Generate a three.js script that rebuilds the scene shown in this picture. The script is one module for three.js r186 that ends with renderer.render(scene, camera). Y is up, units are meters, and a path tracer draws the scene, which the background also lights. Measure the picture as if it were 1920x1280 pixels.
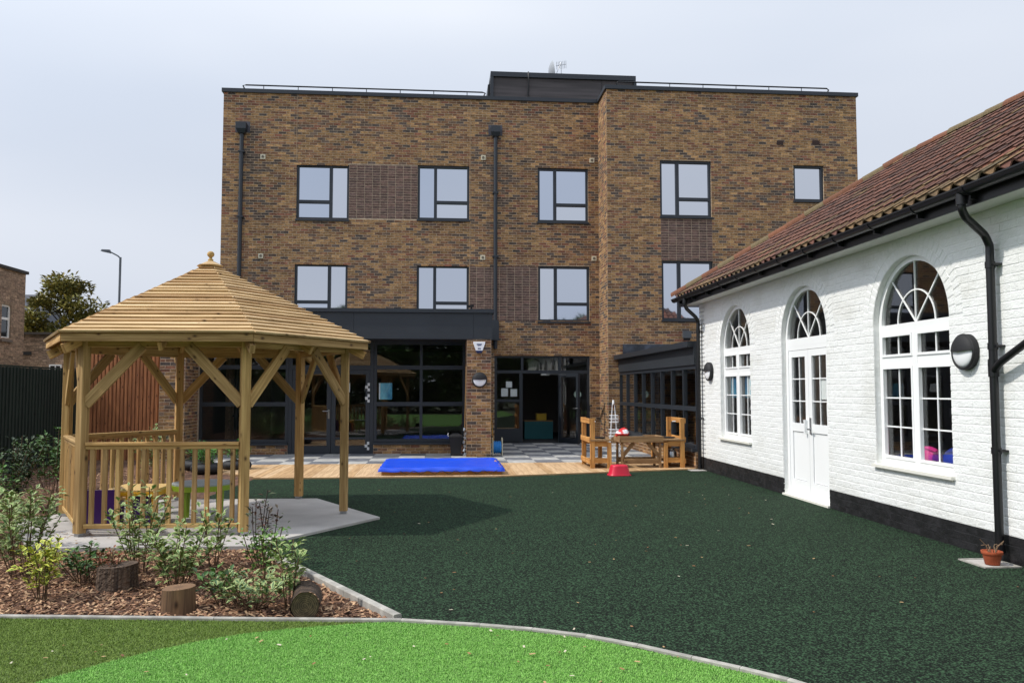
import * as THREE from 'three';

// ---------------------------------------------------------------- camera, sky, sun, exposure
const scene = new THREE.Scene();
const camera = new THREE.PerspectiveCamera(45.134, 1024 / 682, 0.05, 600);
camera.rotation.order = 'YXZ';
camera.position.set(0, 1.55, 0);
camera.rotation.set(THREE.MathUtils.degToRad(3.3817), THREE.MathUtils.degToRad(-4.9643), 0);
const renderer = new THREE.WebGLRenderer({ antialias: true });
renderer.toneMapping = THREE.LinearToneMapping;
renderer.toneMappingExposure = 1.03;
renderer.shadowMap.enabled = true;

const SUN = new THREE.Vector3(-1.8, 2.1, 0.25).normalize();
const sun = new THREE.DirectionalLight(new THREE.Color(1.0, 0.95, 0.86), 3.1);
sun.position.copy(SUN).multiplyScalar(60).add(new THREE.Vector3(0, 0, -12));
sun.target.position.set(0, 0, -12);
sun.castShadow = true; sun.shadow.radius = 3;
sun.shadow.mapSize.set(4096, 4096);
Object.assign(sun.shadow.camera, { left: -30, right: 30, top: 30, bottom: -30, near: 1, far: 140 });
scene.add(sun); scene.add(sun.target);

// ---------------------------------------------------------------- random and noise
function rngOf(seed) { let s = seed >>> 0; return () => { s = (s + 0x6D2B79F5) | 0; let t = Math.imul(s ^ (s >>> 15), 1 | s); t = (t + Math.imul(t ^ (t >>> 7), 61 | t)) ^ t; return ((t ^ (t >>> 14)) >>> 0) / 4294967296; }; }
const rnd = rngOf(12345);
const rr = (a, b) => a + (b - a) * rnd();
function hash(x, y) { let h = Math.imul(x, 374761393) + Math.imul(y, 668265263); h = Math.imul(h ^ (h >>> 13), 1274126177); return ((h ^ (h >>> 16)) >>> 0) / 4294967296; }
function vnoise(x, y, px = 0, py = 0) {
  const xi = Math.floor(x), yi = Math.floor(y), fx = x - xi, fy = y - yi;
  const w = (a, p) => p ? ((a % p) + p) % p : a;
  const sx = fx * fx * (3 - 2 * fx), sy = fy * fy * (3 - 2 * fy);
  const a = hash(w(xi, px), w(yi, py)), b = hash(w(xi + 1, px), w(yi, py)), c = hash(w(xi, px), w(yi + 1, py)), d = hash(w(xi + 1, px), w(yi + 1, py));
  return a + (b - a) * sx + (c - a) * sy + (a - b - c + d) * sx * sy;
}
function fbm(x, y, px, py, oct = 4) { let s = 0, a = 0.5, n = 0; for (let i = 0; i < oct; i++) { s += a * vnoise(x, y, px, py); n += a; x *= 2; y *= 2; px *= 2; py *= 2; a *= 0.5; } return s / n; }
const mix = (a, b, t) => a + (b - a) * t, mix3 = (a, b, t) => [mix(a[0], b[0], t), mix(a[1], b[1], t), mix(a[2], b[2], t)];
const clamp = (x, a = 0, b = 1) => Math.min(b, Math.max(a, x));
const lin = c => c <= 0.04045 ? c / 12.92 : Math.pow((c + 0.055) / 1.055, 2.4);
const L3 = (r, g, b) => [lin(r / 255), lin(g / 255), lin(b / 255)];      // sRGB bytes to linear

// hazy bright sky: pale blue grey, broad veil of brightness round the sun
{
  const W = 512, H = 256, d = new Float32Array(W * H * 4), v = new THREE.Vector3();
  for (let j = 0; j < H; j++) for (let i = 0; i < W; i++) {
    const el = ((j + 0.5) / H - 0.5) * Math.PI, az = ((i + 0.5) / W - 0.5) * 2 * Math.PI;
    v.set(Math.cos(el) * Math.cos(az), Math.sin(el), Math.cos(el) * Math.sin(az));
    const up = clamp(v.y);
    const n = fbm(i / W * 8 + 3, up * 7, 8, 0, 5) - 0.5, n2 = fbm(i / W * 5, up * 3 + 9, 5, 0, 4) - 0.5;
    let c = mix3([0.555, 0.60, 0.695], [0.75, 0.86, 1.05], up);
    const cl = clamp(0.5 + n * 1.5 + n2 * 1.5);
    c = mix3(c, mix3([0.66, 0.70, 0.79], [1.10, 1.15, 1.24], up), cl * 0.85);
    const ang = Math.acos(clamp(v.dot(SUN), -1, 1)), g = 1 + 0.9 * Math.exp(-ang * ang / 0.55);
    const o = (j * W + i) * 4; d[o] = c[0] * g; d[o + 1] = c[1] * g; d[o + 2] = c[2] * g * 0.99; d[o + 3] = 1;
  }
  const t = new THREE.DataTexture(d, W, H, THREE.RGBAFormat, THREE.FloatType);
  t.mapping = THREE.EquirectangularReflectionMapping; t.magFilter = THREE.LinearFilter; t.minFilter = THREE.LinearFilter; t.needsUpdate = true;
  scene.background = t; scene.environment = t;
}

// ---------------------------------------------------------------- textures and materials
function tex(w, h, fn, srgb = true) {
  const d = new Uint8Array(w * h * 4);
  for (let j = 0; j < h; j++) for (let i = 0; i < w; i++) { const c = fn(i / w, j / h, i, j), o = (j * w + i) * 4; d[o] = clamp(c[0], 0, 255); d[o + 1] = clamp(c[1], 0, 255); d[o + 2] = clamp(c[2], 0, 255); d[o + 3] = 255; }
  const t = new THREE.DataTexture(d, w, h); t.wrapS = t.wrapT = THREE.RepeatWrapping; t.magFilter = THREE.LinearFilter; t.minFilter = THREE.LinearMipmapLinearFilter; t.generateMipmaps = true;
  if (srgb) t.colorSpace = THREE.SRGBColorSpace; t.needsUpdate = true; return t;
}
const g3 = v => [v, v, v];
function woodTex(seed, lo, hi, knots = 5, dark = 0.55) {                  // grain along u; 1.5 m x 0.4 m
  const r = rngOf(seed), ks = []; for (let i = 0; i < knots; i++) ks.push([r(), r(), 0.006 + r() * 0.012]);
  const t = tex(512, 256, (u, v) => {
    let k = 0, bend = 0;
    for (const [a, b, s] of ks) { let du = Math.abs(u - a), dv = Math.abs(v - b); du = Math.min(du, 1 - du) * 1.5; dv = Math.min(dv, 1 - dv) * 0.4; const q = (du * du * 0.35 + dv * dv) / (s * s); k = Math.max(k, Math.exp(-q * 1.3)); bend += Math.exp(-q * 0.12) * 0.6; }
    const s = fbm(u * 4 + seed, v * 26 + bend, 4, 26, 4), f = fbm(u * 10, v * 110, 10, 110, 2), c = fbm(u * 3 + 7, v * 4, 3, 4, 3);
    const t1 = clamp(0.5 + (s - 0.5) * 1.7 + (f - 0.5) * 0.5 + (c - 0.5) * 0.9), q = mix3(lo, hi, t1), m = 1 - k * dark;
    return [q[0] * m, q[1] * m * (1 - k * 0.1), q[2] * m * (1 - k * 0.2)];
  });
  t.repeat.set(1 / 1.5, 1 / 0.4); return t;
}
const greyNoise = (n, fx, lo, hi, size) => { const t = tex(n, n, (u, v) => g3(mix(lo, hi, clamp(0.5 + (fbm(u * fx, v * fx, fx, fx, 5) - 0.5) * 1.9)))); t.repeat.set(1 / size, 1 / size); return t; };
const std = (o) => new THREE.MeshStandardMaterial({ roughness: 0.85, ...o });
const C = (r, g, b) => new THREE.Color().setRGB(...L3(r, g, b));
const bumpOf = (n, fx, size) => { const t = tex(n, n, (u, v) => g3(255 * fbm(u * fx, v * fx, fx, fx, 5)), false); t.repeat.set(1 / size, 1 / size); return t; };

const brickMapT = tex(256, 256, (u, v) => { const s = fbm(u * 8, v * 24, 8, 24, 4), q = fbm(u * 40, v * 60, 40, 60, 2); return g3(255 * clamp(0.84 + (s - 0.5) * 0.55 + (q - 0.5) * 0.35)); });
brickMapT.repeat.set(1 / 1.1, 1 / 1.1);
const M = {};
M.brick = std({ vertexColors: true, map: brickMapT, roughness: 0.92 });
M.mortar = std({ color: C(208, 185, 158), map: greyNoise(128, 16, 200, 255, 0.5), roughness: 0.95 });
const paintBump = tex(512, 512, (u, v) => g3(255 * (0.6 * fbm(u * 14, v * 22, 14, 22, 4) + 0.4 * fbm(u * 60, v * 90, 60, 90, 3))), false); paintBump.repeat.set(1 / 1.3, 1 / 1.3);
const paintMap = tex(512, 512, (u, v) => { const a = fbm(u * 6, v * 9, 6, 9, 5), b = fbm(u * 30, v * 50, 30, 50, 3); return [248 - 16 * clamp((a - 0.45) * 2.4) - 8 * b, 249 - 17 * clamp((a - 0.45) * 2.4) - 8 * b, 249 - 20 * clamp((a - 0.45) * 2.4) - 9 * b]; });
paintMap.repeat.set(1 / 2.3, 1 / 2.3);
M.white = std({ map: paintMap, color: C(246, 246, 245), bumpMap: paintBump, bumpScale: 0.009, roughness: 0.6 });
M.plinth = std({ color: C(38, 37, 40), map: greyNoise(256, 12, 130, 255, 0.9), bumpMap: paintBump, bumpScale: 0.005, roughness: 0.6 });
M.upvc = std({ color: C(244, 245, 245), roughness: 0.35 });
M.sillWhite = std({ color: C(228, 226, 216), roughness: 0.5 });
M.anth = std({ color: C(44, 49, 56), roughness: 0.45, metalness: 0.1 });
M.anthPanel = std({ color: C(50, 55, 61), roughness: 0.55, metalness: 0.1, map: greyNoise(128, 5, 235, 255, 2.5) });
M.black = std({ color: C(20, 20, 23), roughness: 0.38 });
M.blackMatt = std({ color: C(28, 28, 31), roughness: 0.7 });
M.mirrors = [[198, 203, 212], [190, 197, 209], [206, 209, 215]].map(c => new THREE.MeshPhysicalMaterial({ color: C(...c), metalness: 1, roughness: 0.03 }));
M.glass = new THREE.MeshPhysicalMaterial({ color: 0xffffff, transmission: 1, thickness: 0, roughness: 0, ior: 1.6 });
M.cream = std({ color: C(215, 205, 180), roughness: 0.7 });
M.wood = std({ map: woodTex(3, [156, 122, 70], [200, 166, 106], 6), roughness: 0.8 });
M.wood2 = std({ map: woodTex(5, [140, 110, 66], [182, 150, 100], 9), roughness: 0.85 });
M.wood3 = std({ map: woodTex(7, [158, 118, 66], [204, 164, 104], 7), roughness: 0.8 });
const anyWood = () => [M.wood, M.wood2, M.wood3][Math.floor(rnd() * 3)];
M.woodRoof3 = std({ map: woodTex(17, [176, 146, 104], [226, 198, 156], 5), roughness: 0.85 });
M.woodRoof = std({ map: woodTex(9, [164, 134, 92], [216, 186, 140], 6), roughness: 0.85 });
M.woodRoof2 = std({ map: woodTex(19, [146, 114, 76], [198, 164, 118], 9), roughness: 0.85 });
M.woodDeck = std({ map: woodTex(21, [172, 140, 104], [208, 176, 136], 3, 0.35), roughness: 0.85 });
M.woodDeck2 = std({ map: woodTex(25, [156, 122, 84], [196, 160, 116], 3, 0.35), roughness: 0.85 });
M.woodOrange = std({ map: woodTex(31, [164, 112, 56], [208, 154, 86], 4), roughness: 0.7 });
M.woodGrey = std({ map: woodTex(35, [120, 92, 62], [160, 128, 90], 4), roughness: 0.85 });
M.fenceBrown = std({ map: woodTex(41, [122, 74, 44], [172, 112, 70], 8), roughness: 0.85 });
M.fenceGreen = std({ map: woodTex(47, [24, 34, 27], [36, 48, 38], 2), roughness: 0.85 });
M.concrete = std({ map: (() => { const t = tex(512, 512, (u, v) => { const a = fbm(u * 5, v * 5, 5, 5, 6), b = hash(Math.floor(u * 512), Math.floor(v * 512)); const k = 176 + (a - 0.5) * 52 + (b - 0.5) * 12; return [k, k * 0.975, k * 0.95]; }); t.repeat.set(1 / 2.4, 1 / 2.4); return t; })(), roughness: 0.9 });
M.kerb = std({ color: C(178, 174, 166), map: greyNoise(128, 10, 205, 255, 0.7), roughness: 0.9 });
M.slabLight = std({ color: C(186, 184, 180), map: greyNoise(128, 8, 215, 255, 0.8), roughness: 0.85 });
M.slabGrey = std({ color: C(118, 120, 126), map: greyNoise(128, 8, 205, 255, 0.8), roughness: 0.85 });
M.rubber = new THREE.MeshPhysicalMaterial({ specularIntensity: 0.25, map: (() => { const t = tex(2048, 2048, (u, v, i, j) => {
  const a = vnoise(u * 700, v * 700, 700, 700), b = hash(i, j + 7000), c = fbm(u * 9, v * 9, 9, 9, 4) - 0.5, q = clamp((a - 0.5) * 2.6 + (b - 0.5) * 0.9 + 0.42 + c * 0.12);
  const p = mix3([20, 27, 21], [55, 80, 57], q * q); return p; }); t.repeat.set(1 / 6, 1 / 6); return t; })(), roughness: 1, bumpMap: bumpOf(512, 128, 1.2), bumpScale: 0.004 });
M.turf = std({ color: C(112, 164, 70), map: greyNoise(512, 90, 150, 255, 1.2), roughness: 0.95 });
M.turfDark = std({ color: C(96, 120, 44), map: greyNoise(512, 90, 150, 255, 1.2), roughness: 0.95 });
M.soil = std({ map: (() => { const t = tex(512, 512, (u, v) => { const a = fbm(u * 40, v * 40, 40, 40, 3), b = fbm(u * 6, v * 6, 6, 6, 4); return mix3([66, 44, 32], [142, 104, 78], clamp(a * 1.2 - 0.2 + (b - 0.5) * 0.6)); }); t.repeat.set(1 / 1.5, 1 / 1.5); return t; })(), roughness: 1, bumpMap: bumpOf(256, 40, 1), bumpScale: 0.02 });
M.ground = std({ color: C(92, 100, 70), map: greyNoise(256, 20, 150, 255, 8), roughness: 1 });
M.tile = std({ vertexColors: true, map: greyNoise(256, 20, 190, 255, 0.6), roughness: 0.9 });
M.vcol = std({ vertexColors: true, roughness: 0.7, side: THREE.DoubleSide });
M.leaf = new THREE.MeshPhysicalMaterial({ vertexColors: true, roughness: 0.6, side: THREE.DoubleSide });
M.bark = std({ map: woodTex(61, [52, 42, 36], [112, 92, 76], 0), roughness: 1, bumpMap: bumpOf(256, 24, 0.4), bumpScale: 0.02 });
M.cutWood = std({ map: woodTex(63, [88, 66, 48], [138, 106, 76], 2), roughness: 0.95 });
M.room = std({ color: C(70, 67, 64) });
M.roomFloor = std({ color: C(58, 58, 60) });
M.steel = std({ color: C(170, 172, 175), metalness: 1, roughness: 0.3 });
M.paper = std({ color: C(226, 232, 230), roughness: 0.8 });
M.whitePlastic = std({ color: C(246, 247, 249), roughness: 0.4 });
const plain = (r, g, b, rough = 0.5, o = {}) => std({ color: C(r, g, b), roughness: rough, ...o });

// ---------------------------------------------------------------- builders
const V = (x, y, z) => new THREE.Vector3(x, y, z);
const mtx = (x = 0, y = 0, z = 0, rx = 0, ry = 0, rz = 0) => new THREE.Matrix4().compose(V(x, y, z), new THREE.Quaternion().setFromEuler(new THREE.Euler(rx, ry, rz, 'YXZ')), V(1, 1, 1));
const basis = (o, u, n) => new THREE.Matrix4().makeBasis(u, V(0, 1, 0), n).setPosition(o);       // local x = u, y = up, z = n
class GB {                                                                    // collects faces into one mesh
  constructor() { this.p = []; this.n = []; this.t = []; this.c = []; }
  tri(a, b, c, ua, ub, uc, col, nn) {
    const n = nn || new THREE.Vector3().subVectors(b, a).cross(new THREE.Vector3().subVectors(c, a)).normalize();
    for (const q of [a, b, c]) this.p.push(q.x, q.y, q.z);
    for (let i = 0; i < 3; i++) { this.n.push(n.x, n.y, n.z); this.c.push(col[0], col[1], col[2]); }
    this.t.push(ua[0], ua[1], ub[0], ub[1], uc[0], uc[1]);
  }
  quad(a, b, c, d, uv, col = [1, 1, 1]) { this.tri(a, b, c, uv[0], uv[1], uv[2], col); this.tri(a, c, d, uv[0], uv[2], uv[3], col); }
  hexa(P, col = [1, 1, 1], off, long) {        // 8 points: bottom 0..3 counter-clockwise seen from above, top 4..7
    const o = off || [rnd() * 5, rnd() * 5];
    const ax = long === undefined ? 0 : long;
    const F = [[3, 2, 1, 0], [4, 5, 6, 7], [0, 1, 5, 4], [1, 2, 6, 5], [2, 3, 7, 6], [3, 0, 4, 7]];
    for (const f of F) {
      const q = f.map(i => P[i]);
      const e1 = q[0].distanceTo(q[1]), e2 = q[1].distanceTo(q[2]);
      const fl = ax === 0 ? e1 >= e2 : false;
      const uv = fl ? [[0, 0], [e1, 0], [e1, e2], [0, e2]] : [[0, 0], [0, e1], [e2, e1], [e2, 0]];
      this.quad(...q, uv.map(w => [w[0] + o[0], w[1] + o[1]]), col);
    }
    return this;
  }
  box(w, h, d, m, col, ch = 0) {                 // box centred on the matrix; ch chamfers the four long edges
    const x = w / 2, y = h / 2, z = d / 2;
    if (!ch) { const P = [V(-x, -y, z), V(x, -y, z), V(x, -y, -z), V(-x, -y, -z), V(-x, y, z), V(x, y, z), V(x, y, -z), V(-x, y, -z)]; if (m) P.forEach(p => p.applyMatrix4(m)); return this.hexa(P, col); }
    // profile perpendicular to the longest axis
    const o = [rnd() * 5, rnd() * 5], L = w >= h && w >= d ? 0 : h >= d ? 1 : 2;
    const [a, b, l] = L === 0 ? [y, z, x] : L === 1 ? [z, x, y] : [x, y, z];
    const pr = [[-a + ch, -b], [a - ch, -b], [a, -b + ch], [a, b - ch], [a - ch, b], [-a + ch, b], [-a, b - ch], [-a, -b + ch]];
    const at = (p, s) => { const q = L === 0 ? V(s * l, p[0], p[1]) : L === 1 ? V(p[1], s * l, p[0]) : V(p[0], p[1], s * l); return m ? q.applyMatrix4(m) : q; };
    let acc = 0;
    for (let i = 0; i < 8; i++) { const p = pr[i], q = pr[(i + 1) % 8], e = Math.hypot(p[0] - q[0], p[1] - q[1]); this.quad(at(p, -1), at(q, -1), at(q, 1), at(p, 1), [[o[0], o[1] + acc], [o[0], o[1] + acc + e], [o[0] + 2 * l, o[1] + acc + e], [o[0] + 2 * l, o[1] + acc]], col); acc += e; }
    for (const s of [-1, 1]) for (let i = 1; i < 7; i++) { const T = [pr[0], pr[i], pr[i + 1]].map(p => at(p, s)), U = [pr[0], pr[i], pr[i + 1]].map(p => [o[0] + p[0] * 0.2, o[1] + p[1]]); if (s > 0) this.tri(T[0], T[1], T[2], U[0], U[1], U[2], col || [1, 1, 1]); else this.tri(T[0], T[2], T[1], U[0], U[2], U[1], col || [1, 1, 1]); }
    return this;
  }
  b(x0, x1, y0, y1, z0, z1, col) { return this.box(x1 - x0, y1 - y0, z1 - z0, mtx((x0 + x1) / 2, (y0 + y1) / 2, (z0 + z1) / 2), col); }
  geo(g, m, col = [1, 1, 1]) {
    g = g.index ? g.toNonIndexed() : g; if (m) { g = g.clone(); g.applyMatrix4(m); }
    const P = g.attributes.position, N = g.attributes.normal, T = g.attributes.uv;
    for (let i = 0; i < P.count; i++) { this.p.push(P.getX(i), P.getY(i), P.getZ(i)); this.n.push(N.getX(i), N.getY(i), N.getZ(i)); this.t.push(T ? T.getX(i) : 0, T ? T.getY(i) : 0); this.c.push(col[0], col[1], col[2]); }
    return this;
  }
  tube(pts, r, seg = 8, col, n) { const c = pts.length === 2 ? new THREE.LineCurve3(pts[0], pts[1]) : new THREE.CatmullRomCurve3(pts, false, 'catmullrom', 0.2); return this.geo(new THREE.TubeGeometry(c, n || (pts.length === 2 ? 1 : pts.length * 5), r, seg, false), null, col); }
  cyl(r0, r1, h, m, seg = 16, col) { return this.geo(new THREE.CylinderGeometry(r1, r0, h, seg), m, col); }
  beam(a, b, w, h, col, ch = 0) {               // a bar from a to b, h in the vertical plane
    const d = new THREE.Vector3().subVectors(b, a), l = d.length(); d.normalize();
    let s = new THREE.Vector3().crossVectors(d, V(0, 1, 0)); if (s.length() < 1e-3) s = V(0, 0, 1); s.normalize();
    const u = new THREE.Vector3().crossVectors(s, d);
    const m = new THREE.Matrix4().makeBasis(d, u, s).setPosition(new THREE.Vector3().addVectors(a, b).multiplyScalar(0.5));
    return this.box(l, h, w, m, col, ch);
  }
  geometry() { const g = new THREE.BufferGeometry(); g.setAttribute('position', new THREE.Float32BufferAttribute(this.p, 3)); g.setAttribute('normal', new THREE.Float32BufferAttribute(this.n, 3)); g.setAttribute('uv', new THREE.Float32BufferAttribute(this.t, 2)); g.setAttribute('color', new THREE.Float32BufferAttribute(this.c, 3)); return g; }
  build(name, mat, parent = scene) { return mesh(name, this.geometry(), mat, parent); }
}
const used = {};
function numbered(n) { const k = used[n] = (used[n] === undefined ? 0 : used[n] + 1); return k ? n + '_' + String(k).padStart(3, '0') : n; }
function mesh(name, g, mat, parent = scene) { const m = new THREE.Mesh(g, mat); m.name = parent === scene ? numbered(name) : name; m.castShadow = m.receiveShadow = true; parent.add(m); return m; }
function tag(o, label, category, group) { o.userData.label = label; o.userData.category = category; if (group) o.userData.group = group; return o; }
function struct(o, label) { o.userData.kind = 'structure'; if (label) o.userData.label = label; return o; }
function thing(name, label, category, pos = [0, 0, 0], ry = 0, group) { const o = new THREE.Group(); o.name = numbered(name); o.position.set(...pos); o.rotation.y = ry; scene.add(o); return tag(o, label, category, group); }
function part(name, parent) { const o = new THREE.Group(); o.name = name; parent.add(o); return o; }
const shapeOf = pts => { const s = new THREE.Shape(); pts.forEach((p, i) => i ? s.lineTo(p[0], p[1]) : s.moveTo(p[0], p[1])); s.closePath(); return s; };
function flat(name, pts, y, mat, parent = scene, th = 0) {        // a horizontal sheet from x,z points, uv in metres
  const s = shapeOf(pts.map(p => [p[0], -p[1]]));
  const g = th ? new THREE.ExtrudeGeometry(s, { depth: th, bevelEnabled: false }) : new THREE.ShapeGeometry(s);
  g.rotateX(-Math.PI / 2); g.translate(0, y - th, 0);
  const P = g.attributes.position, T = g.attributes.uv; for (let i = 0; i < P.count; i++) T.setXY(i, P.getX(i), P.getZ(i));
  return mesh(name, g, mat, parent);
}
const shuffleCol = (c, a = 0.12) => { const k = 1 + (rnd() - 0.5) * 2 * a; return [c[0] * k * (1 + (rnd() - 0.5) * a * 0.5), c[1] * k, c[2] * k * (1 + (rnd() - 0.5) * a * 0.5)]; };

// brick fields: fill a wall rectangle with bricks, cut round openings
function bricks(out, o) {
  const { org, u, n, W, H, L = 0.225, h = 0.075, j = 0.012, holes = [], arches = [], stack = false, col, proud = 0.0025, ch = 0, v0 = 0, jv = j } = o;
  const m = basis(org, u, n);
  for (let r = 0; r * h < H - 0.02; r++) {
    const va = v0 + r * h, vb = Math.min(va + h, v0 + H), vm = (va + vb) / 2;
    for (let i = -1; i * L < W; i++) {
      let a = i * L + (stack ? 0 : (r % 2) * L / 2), b = a + L; a = Math.max(a, 0); b = Math.min(b, W); if (b - a < 0.03) continue;
      let seg = [[a, b]];
      const cut = (x0, x1) => { const s2 = []; for (const [p, q] of seg) { if (x1 <= p || x0 >= q) s2.push([p, q]); else { if (x0 - p > 0.03) s2.push([p, x0 + j / 2]); if (q - x1 > 0.03) s2.push([x1 - j / 2, q]); } } seg = s2; };
      for (const k of holes) if (vm > k[2] && vm < k[3]) cut(k[0], k[1]);
      for (const k of arches) { const dy = vm - k.vs; if (dy > 0 && dy < k.r) { const hw = Math.sqrt(k.r * k.r - dy * dy); cut(k.uc - hw, k.uc + hw); } }
      for (const [p, q] of seg) out.push({ m, u: (p + q) / 2, v: vm, w: q - p - jv, h: vb - va - j, pr: proud + (ch ? rr(-0.0012, 0.0016) : rr(-0.001, 0.0015)), col: col((p + q) / 2, vm, r), ch, tilt: ch ? rr(-0.006, 0.006) : 0 });
    }
  }
}
function addBrick(gb, k) {
  const x = k.w / 2, y = k.h / 2, f = k.pr, c = k.ch, bk = -0.012, P = (a, b, z) => V(k.u + a, k.v + b + a * k.tilt, z).applyMatrix4(k.m), o = k.mat ? [k.u, k.v] : [rnd() * 3, rnd() * 3];
  const Q = (a, b, cc, d, w, h) => gb.quad(a, b, cc, d, [[o[0], o[1]], [o[0] + w, o[1]], [o[0] + w, o[1] + h], [o[0], o[1] + h]], k.col);
  const jx = () => c ? rr(0.5, 1.6) * c : 0;
  const A = [P(-x + jx(), -y + jx(), f), P(x - jx(), -y + jx(), f), P(x - jx(), y - jx(), f), P(-x + jx(), y - jx(), f)];
  const B = [P(-x, -y, f - c), P(x, -y, f - c), P(x, y, f - c), P(-x, y, f - c)], D = [P(-x, -y, bk), P(x, -y, bk), P(x, y, bk), P(-x, y, bk)];
  Q(...A, k.w, k.h);
  for (let i = 0; i < 4; i++) { const e = (i + 1) % 4; if (c) Q(B[i], B[e], A[e], A[i], k.w, c); Q(D[i], D[e], B[e], B[i], k.w, f - c - bk); }
}
function layBricks(list, parent, mat, nParts, name = 'brick', stuffName = 'brickwork') {
  const eye = V(0, 1.55, 0);
  for (const k of list) { const p = V(k.u, k.v, k.pr).applyMatrix4(k.m), d = p.clone().sub(eye), n = new THREE.Vector3().setFromMatrixColumn(k.m, 2); k.s = k.w * k.h * Math.max(0.0001, -d.dot(n) / d.length()) / d.lengthSq(); const q = p.clone().project(camera); if (Math.abs(q.x) > 1 || Math.abs(q.y) > 1 || k.hid) k.s *= 1e-4; }
  list.sort((a, b) => b.s - a.s);
  list.slice(0, nParts).forEach(k => { const g = new GB(); addBrick(g, k); g.build(name, k.mat || mat, parent); });
  const rest = {}; for (const k of list.slice(nParts)) { const mm = k.mat || mat; (rest[mm.uuid] = rest[mm.uuid] || { mm, g: new GB() }); addBrick(rest[mm.uuid].g, k); }
  for (const r of Object.values(rest)) { const b = r.g.build(stuffName, r.mm, parent); b.userData.kind = 'stuff'; }
}
camera.updateMatrixWorld(true); camera.updateProjectionMatrix();
function wallShape(W, H, holes, arches, depth, o, u, n, v0 = 0) {           // wall body with real openings
  const s = shapeOf([[0, v0], [W, v0], [W, v0 + H], [0, v0 + H]]);
  for (const k of holes) { const a = (arches || []).find(q => Math.abs(q.uc - (k[0] + k[1]) / 2) < 0.1 && Math.abs(q.vs - k[3]) < 0.02); const p = new THREE.Path(); p.moveTo(k[0], k[2]); p.lineTo(k[1], k[2]); p.lineTo(k[1], k[3]); if (a) p.absarc(a.uc, a.vs, a.r, 0, Math.PI, false); else p.lineTo(k[0], k[3]); p.closePath(); s.holes.push(p); }
  const g = new THREE.ExtrudeGeometry(s, { depth, bevelEnabled: false, curveSegments: 32 }); g.translate(0, 0, -depth); g.applyMatrix4(basis(o, u, n)); return g;
}

// ---------------------------------------------------------------- ground
const XU = V(1, 0, 0), ZU = V(0, 0, 1), NX = V(-1, 0, 0), NZ = V(0, 0, 1);
struct(flat('ground', [[-250, -250], [250, -250], [250, 250], [-250, 250]], -0.03, M.ground));
// soft green rubber play surface, around the gazebo slab and up to the deck
struct(flat('rubber_surface', [[-3.2, -15.2], [5.14, -15.9], [5.14, 3], [2.6, -3.2], [1.857, -4.326], [1.457, -4.717], [0.921, -5.194], [0.266, -5.50], [-0.255, -5.655], [-1.55, -7.9], [-2.2, -9.2], [-3.4, -12.0]], 0, M.rubber));
// artificial turf in two greens
const kerbLine = [[-8, -6.7], [-2.991, -5.996], [-1.517, -5.81], [-0.255, -5.66], [0.266, -5.50], [0.6, -5.37], [0.921, -5.20], [1.2, -4.98], [1.457, -4.73], [1.67, -4.53], [1.857, -4.33], [2.6, -3.2], [3.6, -1.0], [4.6, 3]];
const toneLine = [[-3.4, -2.6], [-2.6, -4.0], [-2.15, -4.658], [-1.9, -4.97], [-1.673, -5.19], [-1.45, -5.36], [-1.268, -5.46], [-1.0, -5.55], [-0.783, -5.60], [-0.438, -5.655]];
struct(flat('turf', [...kerbLine.slice(3), [4.6, 12], [-8, 12], [-8, 3], [-4.2, -1], ...toneLine], -0.004, M.turf));
struct(flat('turf_dark', [...kerbLine.slice(0, 4), ...toneLine.slice().reverse(), [-4.2, -1], [-8, 3]], -0.006, M.turfDark));
// planting bed
struct(flat('planting_bed', [[-8.05, -6.7], [-2.991, -6.03], [-0.30, -5.70], [-1.6, -7.95], [-2.2, -9.2], [-3.4, -12], [-3.25, -15], [-4.0, -17.4], [-6.4, -19.1], [-8.05, -19.2]], -0.012, M.soil));
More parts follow.
